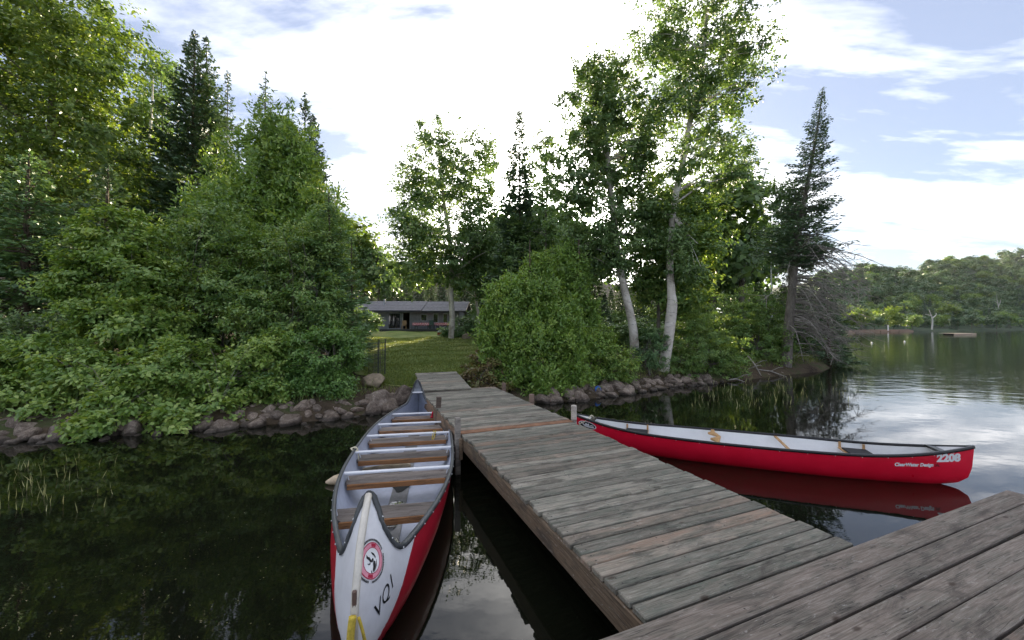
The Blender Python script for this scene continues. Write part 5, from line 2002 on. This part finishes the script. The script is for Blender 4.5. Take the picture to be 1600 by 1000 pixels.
def place_labels(rows, noun):
    """which one it is: its rank from the left among its like behind the same landmark"""
    out = {}
    for i, px in rows:
        mates = sorted(q for _, q in rows if region(q) == region(px))
        k = mates.index(px)
        out[i] = (noun + ' ' + region(px)) if len(mates) == 1 else (ORD[min(k, 11)] + ' ' + noun + ' ' + region(px))
    return out


LAB = {}
for kk, noun in (('g', 'yellowish sunlit birch'), ('b', 'background broadleaf tree'), ('f', 'dark background conifer')):
    LAB.update(place_labels([(i, q[0]) for i, q in enumerate(back) if q[3] == kk], noun))
for i, (px, py, Y, k) in enumerate(back):
    x, y, z = on_ground(px, Y)
    h = at(px, py, Y).z - z
    cr = {'g': BG, 'b': BB[i % 2], 'f': BF[i % 2]}[k]
    lab = {'g': 'yellowish sunlit birch behind the cabin', 'b': 'background broadleaf tree standing behind the front trees', 'f': 'dark background conifer in the shade behind the front trees'}[k]
    lab = LAB[i]
    put_tree({'g': 'background_birch', 'b': 'background_tree', 'f': 'background_conifer'}[k], cr, HTS if k == 'g' else HT, x, y, z - .1, h / (15 if k == 'f' else 13.2), lab,
             {'g': 'yellowish birches behind the cabin', 'b': 'background broadleaf trees', 'f': 'background conifers'}[k], 500 + i)

bush = [(885, 490, 20), (925, 500, 19), (965, 505, 19), (1005, 500, 20), (1045, 505, 20), (1085, 490, 21), (1130, 495, 21.5), (1165, 488, 22), (1205, 492, 23), (1245, 500, 23.5), (1280, 505, 24.5),
        (900, 480, 28), (960, 485, 28), (1020, 480, 28), (1080, 478, 28), (1140, 480, 28), (790, 495, 30), (770, 505, 26), (-40, 480, 16), (80, 500, 14.5), (140, 490, 14), (560, 480, 30), (540, 490, 24), (575, 490, 40), (330, 500, 13.6), (395, 492, 13.5), (450, 500, 13.2), (270, 505, 13.4)]
BLAB = place_labels([(i, q[0]) for i, q in enumerate(bush)], 'low shaded understory bush')
for i, (px, py, Y) in enumerate(bush):
    x, y, z = on_ground(px, Y)
    h = at(px, py, Y).z - z
    t = put_tree('understory_bush', BB[i % 2], None, x, y, z - h * .25, h / 12, BLAB[i], 'understory bushes', 700 + i)
    t.scale = (h / 12 * 1.7, h / 12 * 1.7, h / 12 * 1.25)
    t['category'] = 'bush'

# right bank ----------------------------------------------------------
b = on_ground(812, 26)
make_conifer('slender_spruce', 'slender spruce spire in the centre, left of the hidden sun', b, at(812, 168, 26), 2.7, LEAF['spruce'], BARK['brown'], 460, .40, .12, 12, .05, .6, .1, .25, .13, 71)
b = on_ground(852, 24)
make_broad('slim_tree', 'slim leafy tree beside the slender central spruce', b, [[*b, .12], [b[0], 24, 6, .08], [b[0] + .1, 24, 11, .05], [b[0], 24, 14, .02]],
           [E(850, 235, 22, 35, 24, .9), E(852, 310, 26, 60, 24, 1), E(868, 400, 34, 60, 24, 1.2), E(812, 400, 26, 60, 25, 1.1)], LEAF['birch'], BARK['grey'], N_(9500), (.19, .12), .36, 30, 72, gaps=.3, per=34)
b = on_ground(828, 12.3)
make_broad('cedar', 'bright green bushy cedar right beside the dock', b, [[*b, .10], [b[0], 12.3, 2.4, .07], [b[0], 12.3, 4.0, .03], [b[0], 12.3, 4.9, .01]],
           [E(835, 458, 34, 36, 12.4, .7), E(795, 480, 36, 40, 12.1, .7), E(866, 492, 36, 38, 12.3, .65), E(780, 535, 34, 40, 11.8, .6), E(830, 535, 40, 40, 11.6, .7), E(885, 545, 36, 44, 11.9, .6), E(815, 585, 46, 24, 11.3, .5), E(870, 590, 44, 22, 11.4, .5), E(842, 420, 18, 26, 12.5, .4), E(845, 610, 30, 14, 11.1, .35), E(770, 500, 22, 24, 12.2, .4)],
           LEAF['cedar'], BARK['brown'], N_(52000), (.125, .05), .17, 40, 73, gaps=.40, flat=1.25, droop=-.25, per=44, up=.1, tlo=.1)
b = on_ground(905, 13.6)
make_broad('cedar', 'taller shaded cedar behind the bright cedar by the dock', b, [[*b, .12], [b[0], 13.6, 3, .08], [b[0], 13.6, 5.2, .03]],
           [E(893, 440, 24, 40, 13.9, .7), E(908, 490, 24, 38, 13.9, .6), E(882, 410, 16, 26, 14.0, .5)], LEAF['cedar'], BARK['brown'], N_(20000), (.14, .055), .19, 24, 74, gaps=.40, flat=1.25, droop=-.2, per=44, up=.1, thi=.65)
shrub('rowan_shrub', 'loose yellow green shrub above the rocks left of the two birch trunks', 940, 12.6,
      [E(935, 560, 42, 42, 12.5, .7), E(970, 575, 28, 26, 12.6, .5), E(905, 590, 34, 24, 12.0, .5), E(940, 530, 22, 24, 12.8, .5)], 'alder', 13775, (0.098, 0.048), .17, 75, gaps=.3, per=34)
shrub('rusty_shrub', 'rusty brown low shrub between the lawn and the dock', 752, 11.2,
      [E(755, 588, 26, 18, 11.2, .45), E(775, 575, 26, 22, 11.4, .45), E(735, 585, 14, 12, 11.4, .3), E(772, 602, 30, 10, 10.9, .35)], 'rusty', 5200, (.10, .045), .13, 76, gaps=.2)
shrub('twiggy_shrub', 'brownish twiggy shrub under the cedar at the lawn edge', 765, 13.5,
      [E(765, 555, 26, 22, 13.5, .6), E(752, 560, 16, 14, 13.2, .4)], 'rusty', 2600, (.12, .05), .16, 77, gaps=.40)

b = at(993, 566, 14.4)
b = (b.x, b.y, gz(b.x, b.y))
make_broad('white_birch', 'birch with straight pale trunk leaning slightly left, the left of the waterside pair', b,
           [[*b, .18], [*at(986, 500, 14.4), .15], [*at(966, 400, 14.5), .125], [*at(957, 310, 14.6), .10], [*at(945, 190, 14.8), .07], [*at(938, 100, 15), .015]],
           [E(932, 170, 50, 62, 14.9, 1.2), E(965, 150, 42, 50, 14.9, 1.1), E(905, 260, 46, 70, 14.8, 1.2), E(965, 250, 55, 70, 14.8, 1.3), E(985, 330, 42, 60, 14.6, 1), E(915, 350, 55, 60, 14.6, 1.3), E(945, 400, 60, 40, 14.5, 1.2), E(925, 110, 26, 24, 15, .6), E(965, 100, 20, 22, 15, .5), E(1000, 230, 34, 60, 14.8, .9)],
           LEAF['birch'], BARK['birch'], N_(42000), (.125, .085), .26, 70, 81, 'tree', None, None, dict(zmin=2.6), 14, gaps=.44, per=40)
b = at(1036, 572, 14.3)
b = (b.x, b.y, gz(b.x, b.y))
make_broad('white_birch', 'tallest birch with kinked pale trunk, the right of the waterside pair', b,
           [[*b, .21], [*at(1040, 545, 14.3), .19], [*at(1051, 480, 14.3), .185], [*at(1050, 455, 14.3), .145], [*at(1047, 400, 14.4), .12], [*at(1058, 300, 14.6), .115], [*at(1083, 180, 14.9), .10], [*at(1104, 70, 15.2), .08], [*at(1112, -40, 15.4), .015]],
           [E(1110, 45, 80, 52, 15.3, 1.7), E(1165, 60, 50, 45, 15.3, 1.2), E(1040, 60, 48, 50, 15.2, 1.2), E(1140, 130, 55, 45, 15.1, 1.3), E(1055, 150, 48, 55, 15, 1.2), E(1110, 220, 50, 60, 14.9, 1.2), E(1085, -20, 70, 40, 15.4, 1.5), E(1135, 270, 28, 40, 14.9, .9), E(1020, 190, 28, 40, 15, .8), E(1065, 255, 34, 50, 14.2, .6), E(1045, 350, 46, 52, 14.0, .8), E(1085, 120, 40, 60, 14.4, .7), E(1075, 400, 40, 40, 14.0, .7)],
           LEAF['birch'], BARK['birch'], N_(44000), (.125, .085), .27, 84, 82, 'tree', None, None, dict(zmin=6.0), 14, gaps=.52, per=34)
b = on_ground(1030, 16.2)
make_broad('young_maple', 'shaded leafy tree filling the space between the two birch trunks', b, [[*b, .10], [b[0], 16.2, 3, .07], [b[0] + .3, 16.2, 5.5, .04], [b[0] + .2, 16.2, 7.5, .015]],
           [E(1030, 330, 55, 55, 16.2, 1.5), E(1075, 390, 55, 60, 16.2, 1.5), E(1010, 410, 48, 55, 16.2, 1.3), E(1090, 330, 38, 45, 16.5, 1.1), E(1050, 450, 60, 40, 16, 1.4)], LEAF['cherry'], BARK['grey'], N_(30000), (.15, .10), .32, 40, 83, gaps=.28, thi=.8)
b = on_ground(1160, 26)
make_broad('leaning_tree', 'tree with bare pale trunk leaning right, behind the tallest birch', b,
           [[*b, .20], [*at(1160, 430, 26), .16], [*at(1172, 360, 26), .12], [*at(1192, 290, 26), .05], [*at(1200, 262, 26), .02]],
           [E(1150, 260, 30, 45, 26, 1.4), E(1185, 300, 24, 26, 26, 1), E(1180, 370, 26, 40, 26, 1.1), E(1130, 340, 40, 60, 26.5, 1.6), E(1145, 400, 40, 40, 26, 1.6)], LEAF['birch'], BARK['grey'], N_(13000), (.20, .13), .42, 40, 84, gaps=.36, per=30)
b = on_ground(1232, 21)
make_broad('small_birch', 'small sparse tree just left of the leaning lakeside spruce', b, [[*b, .10], [b[0] + .1, 21, 5, .07], [b[0] + .3, 21, 9.5, .02]],
           [E(1238, 320, 22, 36, 21, .8), E(1225, 380, 26, 36, 21, .9), E(1250, 400, 24, 40, 21, .9), E(1215, 300, 10, 18, 21, .4)], LEAF['birch'], BARK['grey'], N_(6500), (.17, .11), .34, 34, 85, gaps=.35, per=26)
b = at(1226, 572, 17.6)
b = (b.x, b.y, gz(b.x, b.y))
make_conifer('leaning_spruce', 'tall spruce leaning over the lake with grey dead lower branches', b, at(1291, 133, 18.2), 2.0, LEAF['spruce'], BARK['grey'], 430, .20, .055, 15, .34, .78, .15, .22, .20, 91, None, (-.20, 0, 0), 1.05,
             120, (.12, .46), 3.2, BARK['dead'])
b = on_ground(1296, 20.5)
make_conifer('young_fir', 'young fir half hidden behind the dead branches of the leaning spruce', b, at(1292, 432, 20.5), 1.7, LEAF['spruce'], BARK['brown'], 170, .24, .07, 12, .02, .6, .15, .1, .08, 92)
shrub('yew_shrub', 'dense dark green shrub spreading over the water right of the birch trunks', 1095, 15.2,
      [E(1095, 545, 62, 42, 15.2, 1.2), E(1060, 570, 40, 26, 14.6, .8), E(1130, 570, 40, 28, 15.2, .8), E(1080, 505, 40, 30, 15.6, .9)], 'cherry', 31900, (0.082, 0.040), .17, 94, gaps=.2, tlo=.0, thi=.75)
shrub('yew_shrub', 'shaded shrub left of the dead branches of the leaning spruce', 1185, 18.2,
      [E(1180, 530, 48, 38, 18.2, 1.2), E(1215, 545, 26, 26, 18, .8), E(1160, 490, 42, 40, 19, 1.2), E(1205, 490, 36, 40, 19.5, 1.1)], 'cherry', 21750, (0.107, 0.056), .22, 95, gaps=.22, tlo=.0, thi=.7)
shrub('fir_sapling', 'low fir sapling between the feet of the two birches', 1012, 13.9,
      [E(1010, 560, 28, 18, 13.9, .5), E(1020, 530, 20, 22, 14.2, .5)], 'fir', 4500, (.13, .03), .14, 96, gaps=.15, flat=.4)

# far hill ------------------------------------------------------------
cand, tries, placed = [], 0, []
rg = random.Random(31)
while len(cand) < 520 and tries < 60000:
    tries += 1
    ratio = rg.uniform(.80, 1.62)
    Y = 138 * math.exp(rg.uniform(0, 1.75))
    x = ratio * Y
    d = Y - float(far_shore(x))
    if d < 2 or d > 150 or x < 100:
        continue
    z = float(hill_np(np.array([x]), np.array([Y]))[0])
    s = (Y / 300) ** .45 * rg.uniform(.62, 1.0)
    sx, sy = ratio * 600, -(z + 8 * s - 2.1) / Y * 600
    w = 6 * s / Y * 600
    if any((sx - a) ** 2 / (w * .85) ** 2 + (sy - c) ** 2 / (w * .55) ** 2 < 1 for a, c in placed):
        continue
    placed.append((sx, sy))
    cand.append((w, x, Y, z, s, d))
cand.sort(reverse=True)
mass_V, mass_T = [], []
lo = [proto_broad('crown', 300 + k, LEAF['hill'], 760, 6, 13, 1.5) for k in range(3)]
lo_np = []
for me in lo:
    v = np.empty(len(me.vertices) * 3, np.float32)
    me.vertices.foreach_get('co', v)
    tn = np.empty(len(me.polygons), np.float32)
    me.attributes['tint'].data.foreach_get('value', tn)
    lo_np.append((v.reshape(-1, 3), tn))
for cnt, (w, x, Y, z, s, d) in enumerate(cand):
    fir = rg.random() < (.30 if d < 12 else .10)
    if cnt >= 285:
        v, tn = lo_np[cnt % 3]
        a = rg.uniform(0, 6.28)
        rot = np.array([[math.cos(a), math.sin(a), 0], [-math.sin(a), math.cos(a), 0], [0, 0, 1]])
        mass_V.append(v @ rot * s + np.array([x, Y, z - 1.0]))
        mass_T.append(np.clip(tn + rg.uniform(-.2, .2), 0, 1))
    elif fir:
        put_tree('hillside_conifer', HF[cnt % 2], None, x, Y, z - .3, s * .95, 'dark conifer among the broadleaf trees of the far hill', 'conifers on the far hill', 900 + cnt)
    else:
        put_tree('hillside_tree', (HB + [HB2])[cnt % 5], HT if d < 12 else None, x, Y, z - (1.0 if d > 12 else .2), s, 'rounded broadleaf tree in the forest covering the far hill', 'trees on the far hill', 900 + cnt)
if mass_V:
    V = np.concatenate(mass_V)
    fm = obj('far_forest', mesh_np('far_forest', V, np.arange(len(V)).reshape(-1, 4), LEAF['hill'], False, np.concatenate(mass_T)))
    tag(fm, 'unbroken forest on the upper slopes of the far hill', None, None, 'stuff')
for (px, Y, s, lab) in ((1388, 152, .7, 'yellow sunlit tree by the far beach'), (1482, 215, .9, 'yellow green sunlit tree above the far shore'), (1345, 146, .7, 'light green tree left of the far beach')):
    x = (px - 800) / 600 * Y
    z = max(.4, float(hill_np(np.array([x]), np.array([float(Y)]))[0]))
    put_tree('sunlit_tree', HG, HT, x, Y, z, s, lab, None, px)
for k, (px, Y, h, lab) in enumerate(((1560, 300, 21, 'forked bleached dead tree on the far shore'), (1456, 168, 9, 'pale dead trunk on the far shore near the beach'))):
    x = (px - 800) / 600 * Y
    z = max(.3, float(hill_np(np.array([x]), np.array([float(Y)]))[0]))
    P = [smooth_path([[0, 0, 0, .32], [.3, 0, h * .5, .24], [-.6, 0, h * .8, .14], [-1.2, 0, h, .06]], 4), smooth_path([[.2, 0, h * .55, .26], [1.8, 0, h * .7, .16], [2.2, .2, h * .82, .06]], 4), smooth_path([[0, 0, h * .66, .2], [-2, .2, h * .74, .1], [-3, 0, h * .73, .05]], 4)]
    V, F = tube_np(P, 6)
    tag(obj('dead_tree', mesh_np('dead_tree', V, F, BARK['silver'], True), None, (x, Y, z)), lab, 'tree')

# ------------------------------------------------------------------ things on the water and shore
rf = at(1496, 523, 97)
rt_ = empty('swim_raft', (rf.x, rf.y, 0), R(8), 'flat pale swim raft anchored in front of the far shore', 'raft')
for k in range(12):
    MB().box((-3.1 + k * .56, 0, .34), (.53, 3.0, .07), bevel=.01).build('plank', plain('raft_plank', (.46, .38, .29), .8) if k == 0 else bpy.data.materials['raft_plank'], rt_)
MB().box((0, -1.45, .18), (6.7, .08, .26)).build('side_board', plain('raft_side', (.50, .40, .30), .8), rt_)
for sx in (-2.2, 2.2):
    MB().tube([(sx, -1.3, .05), (sx, 1.3, .05)], .24, 10).build('float_drum', bpy.data.materials['black_drum'], rt_)
jd = empty('far_jetty', (141, 144, 0), R(10), 'little reddish jetty with a white post at the far beach', 'jetty')
MB().box((0, 0, .45), (9.5, 1.6, .12), bevel=.01).build('deck', plain('jetty_red', (.32, .16, .13), .8), jd)
for q in (-4.2, 0, 4.2):
    MB().box((q, -.6, .1), (.2, .2, .9)).build('post', M['darkpost'], jd)
MB().tube([(0, 0, .4), (0, 0, 2.6)], .2, 8).build('white_post', M['white'], jd)
for k, (px, py) in enumerate(((1362, 536), (1413, 534))):
    Y = 600 * 2.1 / (py - 510)
    x = (px - 800) / 600 * Y
    mb = MB().tube([(0, 0, -.05), (0, 0, .0), (0, 0, .05), (0, 0, .10), (0, 0, .13), (0, 0, .17)], [.03, .08, .10, .08, .03, .02], 10)
    tag(mb.build('mooring_buoy', M['white'], None, True, (x, Y, 0)), 'small white mooring buoy, the ' + ('left' if k == 0 else 'right') + ' of two on the open water', 'buoy', 'white buoys')

for k, (p0, p1, r_) in enumerate((((1155, 570, 16.6), (1184, 590, 15.9), .03), ((1168, 556, 16.8), (1190, 592, 15.8), .035), ((1140, 582, 16.1), (1200, 578, 16.6), .04), ((1180, 577, 16.4), (1228, 590, 16.0), .03), ((1136, 601, 14.6), (1162, 602, 14.6), .035))):
    a, c = at(*p0), at(*p1)
    a.z = max(a.z, .06); c.z = max(c.z, .0)
    mid = (a + c) / 2 + Vector((0, 0, .08))
    base = a.copy()
    mb = MB().tube([a - base, mid - base, c - base], [r_, r_ * .8, r_ * .4], 7)
    mb.tube([mid - base, mid - base + Vector((.25, -.1, .16)), mid - base + Vector((.45, -.1, .18))], [r_ * .5, r_ * .4, r_ * .2], 5)
    tag(mb.build('fallen_branch', BARK['dead'], None, True, base), ['bleached stick leaning down to the water, left of the steep forked stick', 'bleached forked stick standing steeply beside the other leaning stick', 'long pale branch lying flat on the bank left of the leaning spruce', 'pale branch nearest the foot of the leaning spruce', 'short pale stick floating below the right bank shrubs'][k], 'branch', 'fallen branches on the bank')

bk = at(926, 612, 11.9)
bt = empty('blue_bucket', (bk.x, 11.75, .13), 0, 'small blue plastic bucket lying among the right shore rocks', 'bucket')
mb = MB().tube([(0, 0, 0), (0, 0, .01), (0, 0, .2), (0, 0, .22)], [.075, .08, .105, .112], 16)
bu = mb.build('bucket_body', plain('blue_plastic', (.05, .16, .50), .4), bt, True)
bu.rotation_euler = (R(70), 0, R(25))
MB().tube([(.11, 0, 0), (.08, -.08, .02), (0, -.12, .03), (-.08, -.08, .02), (-.11, 0, 0)], .005, 6).build('handle', M['alu'], bt)

for k, (px, Y, hh) in enumerate(((584, 11.6, 1.0), (594, 12.2, 1.05))):
    x, y, z = on_ground(px, Y)
    t = empty('wire_cage', (x, y, z), .3 * k, 'dark wire mesh cage round a sapling at the lawn edge, the ' + ('nearer' if k == 0 else 'farther') + ' one', 'cage', 'wire cages')
    mb = MB()
    for q in range(12):
        a = q * math.pi / 6
        mb.tube([(.14 * math.cos(a), .14 * math.sin(a), 0), (.14 * math.cos(a), .14 * math.sin(a), hh)], .0035, 4)
    for zz in np.linspace(.05, hh, 9):
        mb.tube([(.14 * math.cos(a), .14 * math.sin(a), zz) for a in np.linspace(0, 2 * math.pi, 13)], .003, 4)
    mb.build('mesh_cylinder', M['trim'], t)
    MB().tube([(.15, 0, -.1), (.16, 0, hh + .12)], .016, 6).build('stake', M['trim'], t)
    MB().tube([(0, 0, -.1), (.02, 0, .5), (0, .02, hh * .9)], [.012, .009, .004], 6).build('sapling', BARK['grey'], t)
x, y, z = on_ground(762, 14.5)
tag(MB().tube([(0, 0, -.1), (0, 0, .85)], .022, 8).build('garden_stake', M['post'], None, True, (x, y, z)), 'thin wooden stake at the right edge of the lawn', 'stake')
x, y, z = on_ground(1206, 22)
p_ = MB().tube([(0, 0, 0), (0, 0, at(1206, 405, 22).z - z)], .035, 8).build('white_pole', M['white'], None, True, (x, y, z))
tag(p_, 'thin white pole among the shrubs left of the leaning spruce', 'pole')


def stems_stuff(name, P, D, N, L, W, matn, label, seed):
    rng = np.random.default_rng(seed)
    t = np.clip(rng.normal(.5, .22, len(P)), 0, 1)
    o = obj(name, leaf_mesh(name, P, D, N, L, W, LEAF[matn], t, .02))
    return tag(o, label, None, None, 'stuff')


rng = np.random.default_rng(8)
def reed_patch(n, pxr, pyr, hr, w):
    px = rng.uniform(*pxr, n); py = rng.uniform(*pyr, n)
    Y = 600 * 2.1 / (py - 510)
    P = np.stack([(px - 800) / 600 * Y, Y, np.full(n, -.03)], 1)
    D = unit(np.array([0, 0, 1.]) + rng.normal(0, .16, (n, 3)))
    return P, D, rng.uniform(*hr, n), np.full(n, w)


R1 = reed_patch(70, (-20, 185), (712, 800), (.10, .24), .009)
R2 = reed_patch(90, (1100, 1330), (590, 640), (.16, .36), .016)
R3 = reed_patch(70, (1080, 1250), (602, 640), (.10, .26), .014)
P = np.concatenate([R1[0], R2[0], R3[0]]); D = np.concatenate([R1[1], R2[1], R3[1]])
stems_stuff('reeds', P, D, unit(rng.normal(size=P.shape) * np.array([1, 1, .1])), np.concatenate([R1[2], R2[2], R3[2]]), np.concatenate([R1[3], R2[3], R3[3]]), 'reed', 'thin pale reed stems standing in the shallows', 1)

# lawn grass and shore grass
n = 46000
y = 10.7 + (rng.uniform(0, 1, n) ** 1.5) * 24
tt = rng.uniform(.0, 1.0, n)
x = lawn_l(y) + (lawn_r(y) - lawn_l(y)) * tt
keep = x > -.42 * y
x, y = x[keep], y[keep]
P = np.stack([x, y, ground_np(x, y) + .01], 1)
D = unit(np.array([0, 0, 1.]) + rng.normal(0, .45, P.shape))
L = rng.uniform(.035, .085, len(P)) * (1 + .02 * y)
stems_stuff('lawn_grass', P, D, unit(rng.normal(size=P.shape) * np.array([1, 1, .2])), L, .016 * (1 + .03 * y), 'grass', 'short grass of the lawn', 2)
n = 9000
x = rng.uniform(-16, 16, n)
dd = rng.uniform(.55, 2.2, n)
y = shore_y(x) + dd
P = np.stack([x, y, ground_np(x, y) - .01], 1)
ok = ~((x > -2.9) & (x < -1.2) & (y < 11.2))
P = P[ok]
D = unit(np.array([0, 0, 1.]) + rng.normal(0, .5, P.shape))
stems_stuff('bank_grass', P, D, unit(rng.normal(size=P.shape) * np.array([1, 1, .2])), rng.uniform(.12, .34, len(P)), .014, 'grass', 'rough grass and weeds along the top of the bank', 3)
# pollen specks drifting on the dark water
n = 90
px = rng.uniform(120, 520, n); py = 860 + rng.normal(0, 60, n)
py = np.clip(py, 700, 995)
Y = 600 * 2.1 / (py - 510)
P = np.stack([(px - 800) / 600 * Y, Y, np.full(n, .004)], 1)
stems_stuff('floating_specks', P, unit(rng.normal(size=P.shape) * np.array([1, 1, 0])), np.tile([0, 0, 1.], (n, 1)), rng.uniform(.006, .014, n), .006, 'reed', 'pale specks of pollen floating on the dark water', 4)

# ------------------------------------------------------------------ evening haze over the lake
hz = MB().box((150, 330, 65), (1900, 1300, 134)).build('haze', None)
mh, gh = new_mat('evening_haze')
vol = gh.n('ShaderNodeVolumePrincipled')
gh.set(vol, 'Color', (0.90, 0.94, 1.0, 1))
gh.set(vol, 'Density', 0.000025)
gh.set(vol, 'Anisotropy', 0.35)
oh = gh.n('ShaderNodeOutputMaterial')
gh.set(oh, 'Volume', vol.outputs[0])
hz.data.materials.append(mh)
tag(hz, 'thin evening haze over the lake and forest', None, None, 'stuff')
sc.cycles.volume_bounces = 0
